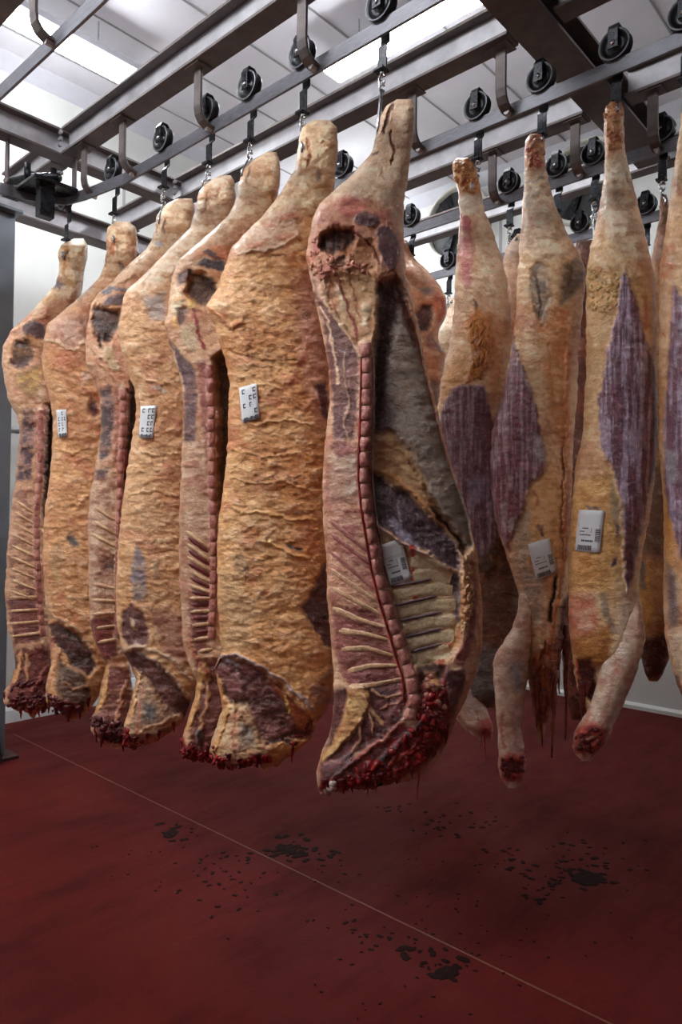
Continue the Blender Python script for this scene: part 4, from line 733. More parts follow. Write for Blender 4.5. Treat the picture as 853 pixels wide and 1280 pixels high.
# ---- side 3
root, O, N = carcass('s3', (204, 210), 1, 'narrow cut beef side with mottled spine, third from the left')
rows = [(248, 222, 240), (256, 206, 243), (270, 196, 243), (285, 194, 242), (300, 190, 240), (312, 182, 238), (328, 163, 236), (342, 150, 232), (355, 138, 226), (368, 121, 218), (383, 113, 208), (404, 110, 196), (427, 107, 188), (455, 108, 180), (479, 119, 178), (499, 125, 180), (538, 126, 180), (574, 121, 178), (600, 116, 176), (622, 112, 172), (664, 110, 168), (721, 111, 164), (777, 112, 160), (813, 122, 160), (830, 133, 162), (850, 128, 164), (870, 124, 166), (887, 119, 166), (902, 113, 166), (915, 114, 164), (926, 124, 162), (934, 136, 158)]
f = [
 Pg((240, 216, 186), [(186, 244), (246, 244), (240, 316), (196, 320), (150, 352), (140, 346)], 0, 10, (204, 160, 118)),
 Ln((130, 74, 46), [(207, 276), (204, 292)], 4, -.006, .8), Ln((170, 176, 196), [(194, 303), (202, 308)], 6, .002, .8), Ln((196, 128, 80), [(198, 268), (196, 290)], 3, -.004, .6),
 Ln((226, 190, 156), [(116, 380), (130, 362), (156, 350), (166, 342)], 5, .01), Ln((110, 110, 124), [(128, 366), (142, 360), (156, 364)], 4, .003),
 Pg((82, 52, 58), [(127, 378), (136, 370), (156, 368), (154, 380), (134, 382)], .006, 2.5, (104, 72, 76), .4), Pg((200, 150, 112), [(126, 384), (154, 382), (152, 390), (130, 390)], .004, 2.5),
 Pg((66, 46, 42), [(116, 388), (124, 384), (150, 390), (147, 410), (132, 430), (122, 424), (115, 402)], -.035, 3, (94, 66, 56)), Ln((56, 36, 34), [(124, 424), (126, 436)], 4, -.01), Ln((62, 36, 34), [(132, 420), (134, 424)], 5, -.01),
 Pg((226, 210, 186), [(130, 432), (140, 434), (150, 462), (140, 464), (132, 450)], .006, 3, (196, 170, 120)),
 Ln((200, 106, 66), [(108, 386), (106, 420)], 4, .004, .8), Ln((214, 168, 140), [(112, 430), (124, 452), (142, 474), (160, 486)], 4, .006, .8),
 Pg((76, 54, 62), [(125, 484), (138, 482), (143, 500), (142, 540), (136, 575), (123, 576), (127, 530)], -.002, 3, (150, 118, 110), .2),
 Pg((184, 128, 112), [(144, 484), (164, 480), (166, 540), (160, 580), (142, 578)], .002, 3, (156, 90, 82)),
 Pg((208, 178, 156), [(114, 580), (142, 580), (146, 700), (144, 760), (112, 760), (110, 660)], .002, 4, (170, 124, 104)),
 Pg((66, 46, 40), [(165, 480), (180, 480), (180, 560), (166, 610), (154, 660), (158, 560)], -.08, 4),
 Pg((96, 66, 70), [(119, 588), (135, 586), (134, 596), (120, 598)], 0, 3), Pg((84, 56, 54), [(124, 700), (144, 692), (145, 714), (128, 716)], -.006, 4, (140, 100, 88)),
 Pg((136, 66, 62), [(113, 774), (146, 772), (148, 820), (132, 826), (116, 800)], -.006, 3, (110, 48, 50)),
 Pg((126, 70, 64), [(132, 832), (164, 838), (164, 900), (130, 924), (116, 900)], -.006, 4, (150, 104, 84), .4), Pg((216, 168, 112), [(132, 832), (138, 832), (133, 876), (120, 892), (114, 890), (126, 868)], .01, 3), Ln((206, 150, 116), [(158, 852), (150, 880), (144, 910)], 4, .006, .8),
 Pg((80, 38, 44), [(113, 894), (130, 898), (150, 904), (160, 930), (124, 926)], .004, 4, (130, 40, 42)), Ln((226, 200, 176), [(154, 486), (154, 540), (151, 580), (150, 620), (149, 680), (148, 740), (147, 800)], 10, .002)]
S = Sheet(root, O, N, 'body', rows, .1, 3.4, .005, ((214, 170, 136), (190, 122, 84), (226, 196, 168)), f, TB=.1, seed=5, rag=9)
for a in ([(118, 634), (144, 650)], [(117, 652), (145, 668)], [(116, 668), (146, 684)], [(116, 730), (146, 736)], [(115, 750), (146, 752)], [(115, 768), (146, 766)], [(117, 786), (146, 782)], [(122, 803), (146, 799)]): S.bar('neural_spine', a, 6, 5, .006, BONE)
S.vertebrae([(154, 486), (154, 540), (151, 580), (150, 620), (149, 680), (148, 740), (147, 800)], 9, 15.5, .01)
S.bar('spinal_canal', [(159, 560), (157, 600), (155, 640), (153, 680)], 5, 4, .008, CLOT)
S.lumps('neck_trimmings', [(114, 896), (136, 900), (158, 906), (158, 930), (130, 928), (115, 914)], 44, .005, .012, flesh('dark_clot', (104, 30, 32), (60, 20, 24), .3, 60))
DCLOT = bpy.data.materials['dark_clot']
S.shreds('neck_shreds', [(118, 905, 20, 8), (128, 915, 18, 9), (140, 920, 16, 8), (152, 922, 18, 8), (162, 920, 16, 7)], DCLOT)
trolley(204, 170, 1, 'trolley hook holding the third side from the left', hookend(S, 199, 275)); SX['s3'] = S

# ---- side 2
root, O, N = carcass('s2', (145, 250), 1, 'orange fat-covered beef side with a small red hole beside its label, second from the left')
rows = [(277, 146, 162), (284, 134, 170), (300, 133, 172), (315, 133, 172), (328, 131, 168), (347, 124, 166), (368, 103, 164), (391, 77, 160), (404, 60, 156), (424, 55, 150), (445, 52, 148), (466, 54, 146), (499, 62, 146), (525, 67, 148), (564, 65, 150), (600, 62, 150), (636, 56, 146), (692, 53, 144), (749, 56, 142), (771, 60, 142), (791, 61, 142), (816, 63, 144), (833, 64, 144), (855, 57, 134), (878, 58, 118), (889, 72, 110), (898, 82, 94)]
f = [
 Pg((240, 214, 182), [(120, 270), (180, 270), (174, 330), (140, 350), (110, 372), (90, 380)], 0, 10, (206, 152, 110)),
 Ln((206, 110, 50), [(141, 300), (140, 318)], 5, -.004, .8), Ln((200, 100, 60), [(166, 314), (168, 326)], 4, 0, .8), Ln((96, 84, 90), [(150, 330), (153, 336)], 5, -.003, .8), Ln((120, 100, 90), [(116, 358), (100, 374)], 6, 0, .5),
 Pg((206, 172, 158), [(60, 406), (82, 392), (112, 396), (106, 430), (84, 434), (62, 426)], .004, 7, (184, 132, 110)), Ln((230, 204, 176), [(56, 424), (76, 428), (92, 438), (106, 428)], 3, .006),
 Pg((214, 168, 130), [(100, 440), (120, 450), (124, 480), (112, 478)], 0, 5), Pg((220, 206, 200), [(104, 466), (110, 466), (110, 476), (105, 474)], 0, 3),
 Pg((112, 40, 34), [(114, 498), (122, 502), (124, 518), (116, 522), (109, 510)], -.01, 3.5, (70, 30, 28)), Ln((180, 84, 50), [(106, 488), (118, 492), (124, 500)], 5, 0, .7),
 Ln((214, 160, 106), [(70, 560), (90, 566), (112, 560)], 2.5, .005, .7), Ln((214, 160, 110), [(96, 636), (112, 612), (116, 596)], 5, .005, .6),
 Pg((96, 92, 92), [(86, 664), (94, 670), (99, 682), (92, 686), (84, 674)], -.001, 2.5, (170, 134, 96)), Pg((196, 160, 120), [(62, 690), (78, 672), (80, 700), (68, 728)], 0, 5),
 Ln((190, 156, 128), [(62, 768), (84, 778), (104, 796), (118, 814)], 4, .008),
 Pg((62, 38, 36), [(60, 782), (73, 778), (98, 796), (115, 815), (122, 835), (112, 846), (93, 834), (79, 814), (66, 802)], -.015, 3, (86, 50, 48), .3),
 Pg((108, 82, 66), [(74, 824), (107, 846), (113, 867), (104, 889), (87, 898), (76, 886), (68, 856)], .004, 4, (80, 60, 52), .2), Ln((204, 150, 116), [(74, 812), (68, 834), (60, 856)], 5, .01), Ln((170, 90, 80), [(66, 800), (60, 830), (52, 850)], 4, .004, .8),
 Ln((170, 120, 90), [(78, 852), (92, 862), (110, 858)], 3, .004, .7), Pg((112, 32, 30), [(58, 864), (76, 876), (98, 880), (90, 902), (66, 892)], .004, 4)]
S = Sheet(root, O, N, 'body', rows, .12, 2.6, .0055, ((214, 158, 104), (190, 122, 74), (226, 186, 146)), f, TB=.1, wob=.01, seed=6, rag=9)
S.lumps('neck_trimmings', [(58, 862), (78, 878), (100, 884), (88, 898), (66, 890)], 30, .006, .012, DCLOT)
S.shreds('neck_shreds', [(64, 866, 20, 8), (74, 876, 18, 9), (86, 884, 18, 9), (98, 880, 18, 7), (108, 872, 14, 7)], DCLOT)
S.label([(70, 512), (83, 511), (84, 544), (73, 546)], style=1)
trolley(142, 208, 1, 'trolley hook holding the second side from the left', hookend(S, 142, 298)); SX['s2'] = S

# ---- side 1
root, O, N = carcass('s1', (80, 270), 1, 'narrow cut beef side at the far left end, beside the steel post')
rows = [(298, 94, 104), (306, 76, 109), (316, 73, 110), (337, 74, 106), (355, 70, 104), (375, 52, 100), (396, 33, 92), (411, 15, 84), (430, 5, 76), (448, 2, 72), (466, 4, 70), (499, 10, 68), (517, 20, 66), (538, 25, 66), (571, 22, 66), (600, 19, 66), (636, 14, 64), (692, 9, 62), (737, 6, 62), (788, 9, 62), (805, 16, 64), (833, 19, 66), (853, 13, 66), (866, 4, 66), (880, 5, 64), (892, 22, 56)]
f = [
 Pg((242, 222, 192), [(64, 290), (116, 290), (108, 366), (60, 380), (40, 400), (40, 380)], 0, 8, (206, 160, 110)), Ln((206, 140, 66), [(82, 316), (80, 346)], 5, -.003, .7), Ln((140, 134, 126), [(94, 330), (95, 350)], 6, 0, .5), Ln((80, 50, 50), [(84, 314), (80, 324)], 3, -.004),
 Pg((96, 58, 74), [(64, 358), (70, 348), (80, 354), (76, 360)], .003, 2.5), Ln((228, 190, 156), [(16, 412), (40, 398), (60, 394)], 4, .008), Ln((196, 106, 66), [(52, 378), (60, 390), (56, 400)], 3, .002, .6),
 Pg((82, 50, 56), [(28, 406), (44, 400), (55, 408), (56, 424), (40, 420), (29, 416)], .006, 2.5, (112, 76, 80), .4), Pg((204, 156, 110), [(26, 420), (40, 422), (56, 430), (52, 436), (34, 430)], .004, 3),
 Pg((84, 62, 52), [(20, 426), (34, 424), (42, 436), (40, 450), (28, 462), (12, 456)], -.02, 3, (130, 96, 70)), Ln((90, 50, 54), [(12, 450), (22, 456), (34, 456)], 5, 0, .8),
 Pg((210, 176, 116), [(20, 466), (50, 456), (54, 490), (36, 496), (24, 486)], 0, 5, (170, 136, 96)), Pg((220, 200, 180), [(48, 486), (56, 488), (54, 504), (46, 500)], 0, 3),
 Pg((80, 54, 62), [(27, 512), (42, 510), (44, 540), (40, 600), (20, 602), (26, 552)], -.002, 3, (156, 120, 110), .2), Pg((182, 112, 104), [(45, 510), (58, 508), (58, 600), (44, 602)], .002, 3, (150, 70, 70)),
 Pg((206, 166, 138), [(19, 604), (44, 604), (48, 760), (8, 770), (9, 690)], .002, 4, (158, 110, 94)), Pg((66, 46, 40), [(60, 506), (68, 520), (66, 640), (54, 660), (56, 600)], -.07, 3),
 Pg((136, 82, 76), [(8, 748), (54, 740), (58, 800), (18, 808)], -.004, 3, (108, 60, 60)), Pg((100, 46, 46), [(18, 812), (64, 806), (66, 880), (8, 880)], -.004, 4, (130, 66, 60), .3),
 Ln((216, 166, 112), [(26, 816), (23, 838), (17, 852)], 6, .01), Ln((206, 156, 116), [(34, 820), (34, 850)], 5, .008), Ln((180, 100, 90), [(60, 830), (48, 850), (38, 866)], 4, .006, .8), Ln((226, 200, 176), [(51, 512), (51, 560), (50, 600), (46, 640), (46, 690), (49, 740), (54, 800)], 9, .002)]
S = Sheet(root, O, N, 'body', rows, .1, 3.2, .0055, ((212, 166, 130), (188, 118, 84), (226, 192, 160)), f, TB=.1, seed=7, rag=9)
for k in range(9): S.bar('neural_spine', [(19-k*1.1, 626+k*14), (44, 642+k*13.5)], 5, 4, .006, BONE)
for a in ([(10, 748), (52, 746)], [(10, 764), (54, 762)], [(11, 780), (54, 777)], [(15, 796), (56, 790)]): S.bar('neural_spine', a, 5, 5, .006, BONE)
S.vertebrae([(51, 512), (51, 560), (50, 600), (46, 640), (46, 690), (49, 740), (54, 800)], 8, 13.5, .009)
S.lumps('neck_trimmings', [(4, 858), (30, 854), (60, 850), (66, 876), (40, 888), (10, 884)], 70, .007, .015, DCLOT)
S.shreds('blood_drips', [(26, 886, 12, 5), (48, 884, 12, 5), (38, 886, 7, 6)], CLOT)
S.shreds('neck_shreds', [(8, 866, 22, 8), (18, 876, 18, 9), (32, 880, 16, 9), (44, 878, 20, 9), (56, 874, 18, 8)], DCLOT)
trolley(82, 235, 1, 'trolley hook at the rail switch holding the far left side', hookend(S, 78, 318), links=1); SX['s1'] = S

# ================================================================== second row: whole skinned outer sides
G2 = 'purple-muscled carcasses on the second rail'
def dfore(S, rows, feats, T, nm='foreleg', base=((222, 204, 190), (200, 150, 138), (234, 222, 212)), off=.02, seed=0, **k):
    return Sheet(S.root, S.O, S.n, nm, rows, T, 2.0, .006, base, feats, off=off, wob=.004, seed=seed, **k)
root, O, N = carcass('d3', (772, 110), 2, 'skinned carcass with a long violet shoulder muscle and the rightmost large label', 'beef_side', G2)
rows = [(127, 764, 776), (134, 757, 780), (150, 755, 780), (170, 755, 781), (185, 757, 781), (210, 756, 787), (240, 753, 794), (280, 745, 804), (320, 736, 814), (345, 733, 819), (400, 733, 821), (460, 733, 821), (500, 731, 822), (540, 729, 822), (577, 721, 821), (600, 718, 819), (650, 714, 812), (687, 712, 804), (720, 711, 800), (745, 711, 800), (780, 712, 806), (800, 713, 808), (820, 716, 800), (840, 718, 770), (860, 722, 752), (878, 730, 745), (892, 735, 741)]
f = [
 Pg((226, 178, 130), [(750, 120), (786, 120), (784, 196), (750, 190)], .006, 5, (196, 120, 76)), Ln((176, 80, 60), [(762, 146), (772, 142), (768, 156)], 4, .003, .7), Ln((190, 110, 76), [(758, 166), (766, 176), (776, 164)], 4, .004, .7),
 Pg((242, 228, 208), [(756, 196), (784, 190), (794, 262), (810, 330), (784, 320), (760, 300), (750, 260)], 0, 8, (206, 178, 150)), Ln((150, 120, 96), [(770, 226), (771, 250)], 9, -.002, .5), Ln((90, 80, 80), [(784, 216), (787, 228)], 2.5, 0, .7),
 Pg((224, 188, 134), [(736, 330), (762, 334), (776, 350), (774, 384), (752, 396), (735, 384)], .01, 5, (196, 150, 92)), Ln((140, 120, 92), [(740, 342), (756, 352)], 8, -.003, .6),
 Pg((226, 196, 150), [(733, 396), (770, 390), (756, 440), (748, 500), (733, 500)], 0, 6),
 Pg(MUS, [(781, 334), (790, 362), (800, 390), (808, 424), (824, 470), (826, 560), (814, 604), (799, 684), (790, 734), (784, 744), (780, 690), (776, 622), (768, 592), (752, 556), (748, 505), (760, 440), (772, 390)], .014, 2.5, MUS2, 1),
 Ln((222, 190, 200), [(779, 350), (772, 390), (760, 440)], 3, .003, .8), Ln((206, 180, 190), [(790, 400), (800, 470), (808, 560)], 6, 0, .5), Ln((112, 54, 66), [(800, 620), (794, 680), (788, 724)], 9, 0, .6),
 Ln((196, 120, 90), [(804, 370), (808, 410)], 5, .004, .7),
 Pg((230, 186, 122), [(720, 600), (764, 590), (776, 640), (778, 700), (764, 740), (712, 740), (712, 660)], 0, 10, (210, 156, 92)), Pg((170, 150, 124), [(764, 600), (776, 630), (776, 680), (762, 640)], 0, 6),
 Pg((92, 62, 84), [(770, 656), (774, 654), (774, 668), (769, 672)], 0, 2), Pg((84, 50, 76), [(766, 698), (772, 698), (771, 708), (765, 710)], 0, 2), Pg((130, 110, 110), [(733, 632), (750, 634), (748, 638), (734, 637)], 0, 2),
 Pg((218, 144, 116), [(712, 742), (742, 740), (748, 770), (744, 792), (713, 796)], .002, 5, (226, 180, 156)), Ln((200, 90, 70), [(710, 744), (714, 780)], 3, 0, .7),
 Pg((196, 138, 70), [(714, 798), (748, 790), (762, 770), (768, 780), (760, 830), (744, 842), (722, 830)], 0, 6, (172, 112, 56)), Ln((124, 116, 126), [(754, 744), (758, 770), (766, 786)], 10, 0, .6),
 Pg((92, 28, 26), [(722, 826), (738, 822), (746, 846), (744, 880), (726, 862)], -.02, 3, (60, 20, 20)), Ln((204, 100, 66), [(722, 826), (724, 848), (732, 872)], 3, .006),
 Pg((226, 208, 190), [(776, 742), (796, 740), (808, 800), (790, 820), (770, 790)], 0, 8)]
S = Sheet(root, O, N, 'body', rows, .13, 2.2, .004, ((232, 200, 152), (208, 158, 104), (236, 214, 182)), f, TB=.07, seed=11)
Fl = dfore(S, [(752, 776, 800), (770, 768, 803), (790, 760, 806), (808, 755, 804), (825, 752, 799), (850, 747, 791), (865, 743, 784), (880, 739, 778), (900, 727, 768), (912, 719, 763), (925, 716, 757), (936, 720, 746), (944, 728, 739)],
 [Pg((150, 140, 150), [(766, 776), (780, 774), (776, 800), (764, 800)], 0, 5), Ln((206, 120, 106), [(738, 884), (730, 904)], 6, 0, .6), Ln((206, 130, 116), [(770, 836), (760, 880), (752, 896)], 5, 0, .5),
  Pg((200, 96, 84), [(718, 908), (742, 902), (760, 914), (754, 944), (716, 944)], .003, 6, (170, 50, 44)), Pg((110, 30, 28), [(724, 920), (738, 916), (748, 924), (740, 934), (726, 932)], -.012, 3), Ln((222, 180, 170), [(730, 924), (742, 922)], 3, .006, .8)], .06, off=.07, cap=(.3, .04), seed=12)
Fl.lumps('hock_cut', [(718, 914), (744, 908), (756, 918), (740, 940), (722, 938)], 20, .005, .01, bpy.data.materials['red_meat'])
S.label([(724, 636), (756, 637), (750, 690), (719, 687)])
S.shreds('neck_shreds', [(724, 850, 48, 8), (732, 855, 40, 9), (718, 830, 60, 6), (738, 850, 30, 8)], REDMEAT)
S.lumps('hock_knuckles', [(758, 132), (776, 132), (779, 150), (778, 186), (760, 188), (757, 160)], 26, .004, .009, flesh('knuckle_fat', (232, 186, 136), (200, 120, 80)))
S.lumps('shaggy_fat', [(737, 336), (768, 340), (776, 352), (772, 384), (752, 394), (737, 382)], 60, .004, .009, flesh('shaggy_fat', (230, 196, 142), (204, 156, 96)), -.002)
trolley(770, 55, 2, 'trolley hook over the skinned carcass with the rightmost label', np.array(S.at(772, 134, .01))+np.array(root.location), links=0); SX['d3'] = S

root, O, N = carcass('d2', (679, 150), 2, 'skinned carcass with a tilted label, a straight hanging foreleg and brown flank shreds', 'beef_side', G2)
rows = [(167, 664, 678), (175, 657, 681), (195, 656, 681), (210, 656, 682), (235, 655, 689), (260, 653, 696), (290, 651, 709), (320, 649, 726), (336, 648, 732), (360, 646, 732), (395, 645, 728), (440, 639, 723), (500, 626, 722), (540, 615, 718), (577, 613, 716), (600, 613, 716), (650, 619, 714), (700, 635, 713), (740, 648, 711), (780, 652, 706), (820, 658, 702), (850, 661, 698), (880, 665, 692), (905, 670, 684), (925, 673, 679)]
f = [
 Pg((226, 178, 140), [(650, 160), (686, 160), (686, 210), (652, 212)], .005, 5, (204, 128, 96)), Ln((150, 60, 44), [(664, 176), (672, 172), (668, 182)], 4, -.002, .8), Ln((200, 70, 66), [(660, 194), (664, 204), (680, 206)], 5, .003, .8),
 Pg((242, 226, 204), [(654, 212), (684, 212), (700, 280), (716, 320), (690, 326), (652, 310)], 0, 8, (196, 168, 140)), Ln((150, 140, 132), [(662, 236), (660, 256), (672, 240)], 7, 0, .6), Ln((190, 170, 160), [(654, 230), (668, 226), (680, 216)], 3, .003, .7), Ln((214, 140, 120), [(660, 268), (668, 286)], 6, 0, .5),
 Pg((150, 136, 126), [(663, 336), (674, 326), (684, 334), (688, 376), (680, 406), (670, 392), (664, 368)], -.012, 4, (196, 176, 154)), Ln((80, 72, 72), [(669, 346), (674, 360), (676, 384), (674, 396)], 3, -.006, .8), Ln((214, 196, 178), [(684, 346), (688, 376), (678, 404)], 4, .006, .8),
 Pg((120, 104, 92), [(706, 330), (722, 322), (732, 330), (731, 350), (716, 372), (702, 380), (700, 356)], -.004, 5, (160, 134, 110)), Ln((70, 60, 54), [(714, 336), (712, 356)], 4, -.004, .7),
 Pg((222, 158, 110), [(672, 412), (692, 394), (704, 386), (712, 390), (714, 560), (698, 560), (684, 500)], 0, 6, (230, 186, 140)), Ln((190, 90, 70), [(696, 386), (706, 392)], 4, 0, .6), Ln((206, 140, 90), [(686, 430), (692, 500)], 3, -.003, .5),
 Pg((152, 84, 98), [(643, 418), (647, 440), (655, 462), (665, 488), (674, 520), (680, 556), (680, 590), (664, 604), (658, 630), (646, 652), (636, 690), (624, 668), (610, 606), (608, 560), (620, 505), (636, 460)], .014, 2.5, (196, 164, 174), 1),
 Ln((214, 190, 196), [(644, 428), (654, 466), (666, 492)], 3, .003, .8), Pg((206, 190, 196), [(666, 540), (678, 548), (680, 580), (668, 570)], 0, 4), Pg((200, 196, 206), [(636, 652), (642, 648), (642, 662), (636, 664)], 0, 2.5),
 Pg((236, 192, 140), [(662, 610), (690, 580), (706, 600), (704, 700), (696, 724), (660, 700), (658, 640)], 0, 8), Ln((200, 70, 60), [(666, 616), (672, 622), (670, 632)], 3, 0, .6), Pg((206, 190, 168), [(640, 656), (662, 636), (664, 690), (646, 730)], 0, 7),
 Pg((100, 64, 70), [(673, 654), (678, 662), (680, 672), (675, 670)], 0, 2), Pg((190, 174, 160), [(650, 700), (680, 720), (676, 780), (660, 790), (652, 740)], 0, 8, (214, 190, 160)),
 Ln((214, 140, 90), [(711, 440), (710, 520), (710, 600), (708, 680), (700, 740), (690, 790), (686, 830)], 7, .012, .9), Ln((160, 80, 50), [(704, 560), (703, 640), (704, 700)], 2.5, -.006, .7), Ln((66, 30, 26), [(694, 722), (692, 746), (688, 776)], 5, -.014), Ln((70, 34, 28), [(684, 806), (676, 830), (674, 850)], 5, -.012, .8),
 Pg((176, 104, 60), [(662, 826), (690, 800), (704, 790), (700, 850), (686, 905), (670, 905)], .004, 5, (140, 66, 40)),
 Pg((90, 32, 26), [(700, 760), (714, 740), (712, 800), (700, 880), (688, 900), (696, 840)], -.006, 4, (120, 56, 40))]
S = Sheet(root, O, N, 'body', rows, .12, 2.2, .004, ((232, 200, 158), (212, 150, 104), (236, 212, 180)), f, TB=.08, seed=13)
Fl = dfore(S, [(742, 650, 664), (765, 647, 665), (785, 640, 665), (802, 630, 664), (815, 621, 663), (826, 618, 661), (850, 619, 659), (880, 621, 655), (910, 624, 652), (935, 625, 656), (950, 624, 658), (962, 626, 658), (972, 631, 653), (978, 638, 646)],
 [Pg((176, 178, 194), [(638, 830), (652, 826), (654, 866), (642, 866)], 0, 7), Ln((214, 170, 110), [(640, 858), (650, 876)], 5, 0, .6), Ln((196, 90, 84), [(628, 890), (627, 920), (630, 934)], 5, 0, .7), Ln((206, 130, 120), [(642, 890), (646, 930)], 5, 0, .5),
  Pg((196, 84, 76), [(624, 944), (658, 940), (656, 978), (628, 978)], .003, 5, (166, 50, 46)), Pg((104, 26, 26), [(628, 952), (640, 950), (654, 954), (648, 966), (634, 966)], -.012, 3)], .055, off=.068, cap=(.3, .04), seed=14)
Fl.lumps('hock_cut', [(626, 948), (656, 946), (652, 966), (640, 974), (630, 966)], 22, .005, .01, bpy.data.materials['red_meat'])
S.label([(660, 679), (687, 671), (698, 714), (671, 724)])
S.shreds('neck_shreds', [(676, 880, 46, 5), (670, 850, 60, 9), (682, 860, 40, 10), (690, 850, 60, 9), (698, 820, 110, 6), (704, 800, 90, 10), (694, 840, 96, 7), (686, 830, 60, 12), (710, 780, 120, 9)], flesh('flank_shreds', (160, 84, 56), (104, 40, 32)))
S.lumps('hock_knuckles', [(661, 172), (677, 170), (679, 190), (678, 206), (660, 206), (658, 186)], 20, .006, .013, flesh('red_knuckle_fat', (228, 176, 142), (196, 84, 70)))
trolley(677, 95, 2, 'trolley hook over the carcass with the tilted label', np.array(S.at(678, 172, .01))+np.array(root.location), links=0); SX['d2'] = S

root, O, N = carcass('d1', (598, 180), 2, 'skinned carcass with shaggy orange fat above a square-topped violet muscle', 'beef_side', G2)
rows = [(197, 572, 586), (204, 566, 591), (212, 566, 596), (225, 569, 600), (240, 573, 602), (265, 575, 606), (290, 574, 617), (320, 571, 627), (350, 569, 634), (380, 568, 638), (410, 566, 640), (450, 558, 640), (480, 551, 640), (510, 547, 642), (560, 545, 644), (620, 550, 646), (680, 558, 650), (730, 565, 654), (790, 572, 656), (830, 574, 652), (860, 570, 640), (885, 572, 624)]
f = [
 Pg((224, 170, 112), [(560, 190), (600, 190), (604, 240), (570, 240)], .006, 4, (196, 112, 66)), Ln((96, 60, 56), [(570, 208), (573, 212)], 4, -.003), Ln((200, 110, 70), [(592, 226), (600, 240), (598, 256)], 4, .003, .8),
 Pg((232, 224, 210), [(573, 244), (600, 244), (604, 270), (576, 270)], 0, 4), Pg((168, 34, 40), [(576, 268), (587, 270), (588, 284), (584, 296), (578, 286)], .002, 2.5), Ln((196, 90, 90), [(586, 290), (590, 304)], 4, 0, .6), Pg((216, 150, 146), [(576, 294), (592, 300), (590, 350), (584, 370), (574, 340)], 0, 5, (200, 110, 110)),
 Pg((240, 224, 204), [(592, 256), (606, 262), (636, 350), (636, 400), (616, 390), (600, 330)], 0, 8), Pg((100, 64, 70), [(592, 376), (597, 376), (600, 392), (594, 388)], -.003, 2.5),
 Pg((216, 144, 70), [(586, 392), (598, 386), (612, 396), (616, 430), (612, 458), (600, 474), (582, 478), (590, 440), (584, 410)], .01, 4, (182, 104, 44)), Ln((190, 170, 150), [(597, 420), (596, 446)], 9, -.002, .6),
 Pg((220, 168, 120), [(606, 404), (626, 430), (632, 500), (614, 500)], 0, 6), Pg((224, 178, 120), [(552, 470), (580, 430), (584, 480), (560, 500), (550, 520)], 0, 5),
 Pg((132, 86, 104), [(557, 498), (568, 484), (582, 480), (606, 483), (610, 500), (616, 530), (622, 580), (624, 640), (620, 700), (610, 725), (590, 700), (572, 640), (552, 560), (550, 520)], .014, 3, (186, 160, 176), 1), Pg((168, 158, 184), [(584, 600), (606, 594), (606, 620), (590, 632)], 0, 7),
 Pg((150, 84, 92), [(604, 500), (616, 540), (614, 600), (606, 560)], 0, 5),
 Pg((120, 80, 56), [(594, 706), (648, 640), (656, 780), (640, 830), (600, 840), (590, 780)], 0, 6, (100, 66, 46)), Pg((112, 108, 112), [(588, 800), (620, 810), (640, 840), (610, 900), (570, 880)], 0, 6, (86, 80, 84))]
S = Sheet(root, O, N, 'body', rows, .11, 2.2, .0045, ((232, 202, 164), (208, 156, 112), (236, 214, 188)), f, TB=.12, seed=15)
Fl = dfore(S, [(838, 566, 582), (850, 560, 588), (865, 562, 598), (880, 566, 606), (895, 572, 613), (908, 582, 617), (920, 600, 615)], [Pg((196, 96, 92), [(598, 900), (618, 896), (616, 924), (600, 920)], 0, 5), Pg((214, 200, 196), [(566, 850), (586, 850), (604, 900), (580, 890)], 0, 6)], .05, off=.06, seed=16)
Fl.shreds('blood_drips', [(606, 912, 36, 2.5), (603, 912, 24, 2)], CLOT)
S.lumps('hock_knuckles', [(569, 202), (587, 200), (594, 216), (599, 238), (576, 238), (570, 220)], 28, .006, .014, flesh('orange_knuckle_fat', (230, 178, 120), (196, 110, 62)))
S.lumps('shaggy_fat', [(588, 396), (600, 392), (614, 404), (616, 440), (604, 468), (586, 474), (592, 440), (586, 416)], 90, .004, .010, flesh('orange_shaggy_fat', (222, 158, 86), (190, 112, 52)), -.002, (.8, 1.8))
trolley(597, 130, 2, 'trolley hook over the carcass with the shaggy orange fat', hookend(S, 590, 232), links=2)
SX['d1'] = S

root, O, N = carcass('d4', (858, 120), 2, 'skinned carcass cut off by the right edge of the photograph', 'beef_side', G2)
rows = [(140, 852, 870), (160, 850, 874), (190, 846, 876), (223, 841, 882), (285, 833, 900), (325, 826, 910), (377, 824, 915), (450, 824, 920), (560, 824, 922), (632, 830, 922), (700, 830, 918), (745, 829, 912), (797, 832, 910), (833, 840, 905), (860, 848, 890), (880, 858, 880)]
f = [Pg((222, 190, 160), [(820, 300), (846, 300), (844, 360), (830, 420), (820, 420)], 0, 5, (206, 140, 100)), Ln((206, 120, 110), [(846, 230), (852, 244)], 6, 0, .6), Pg((214, 160, 90), [(822, 560), (840, 600), (842, 700), (834, 720), (828, 640)], .004, 5),
 Pg(MUS, [(843, 352), (856, 380), (900, 420), (915, 600), (880, 720), (852, 700), (838, 650), (832, 600), (830, 540), (836, 440)], .014, 3, (190, 168, 186), 1), Pg((196, 186, 190), [(832, 560), (846, 566), (848, 600), (838, 610)], 0, 6),
 Pg((120, 104, 112), [(832, 700), (846, 720), (848, 780), (836, 790)], 0, 6), Pg((224, 206, 188), [(834, 790), (880, 770), (870, 860), (846, 850)], 0, 6), Ln((90, 30, 30), [(846, 846), (852, 866)], 7, 0, .8)]
S = Sheet(root, O, N, 'body', rows, .13, 2.2, .0055, ((226, 188, 144), (208, 152, 104), (234, 210, 178)), f, TB=.12, seed=17)
trolley(858, 20, 2, 'trolley hook at the top right edge of the photograph', links=1)

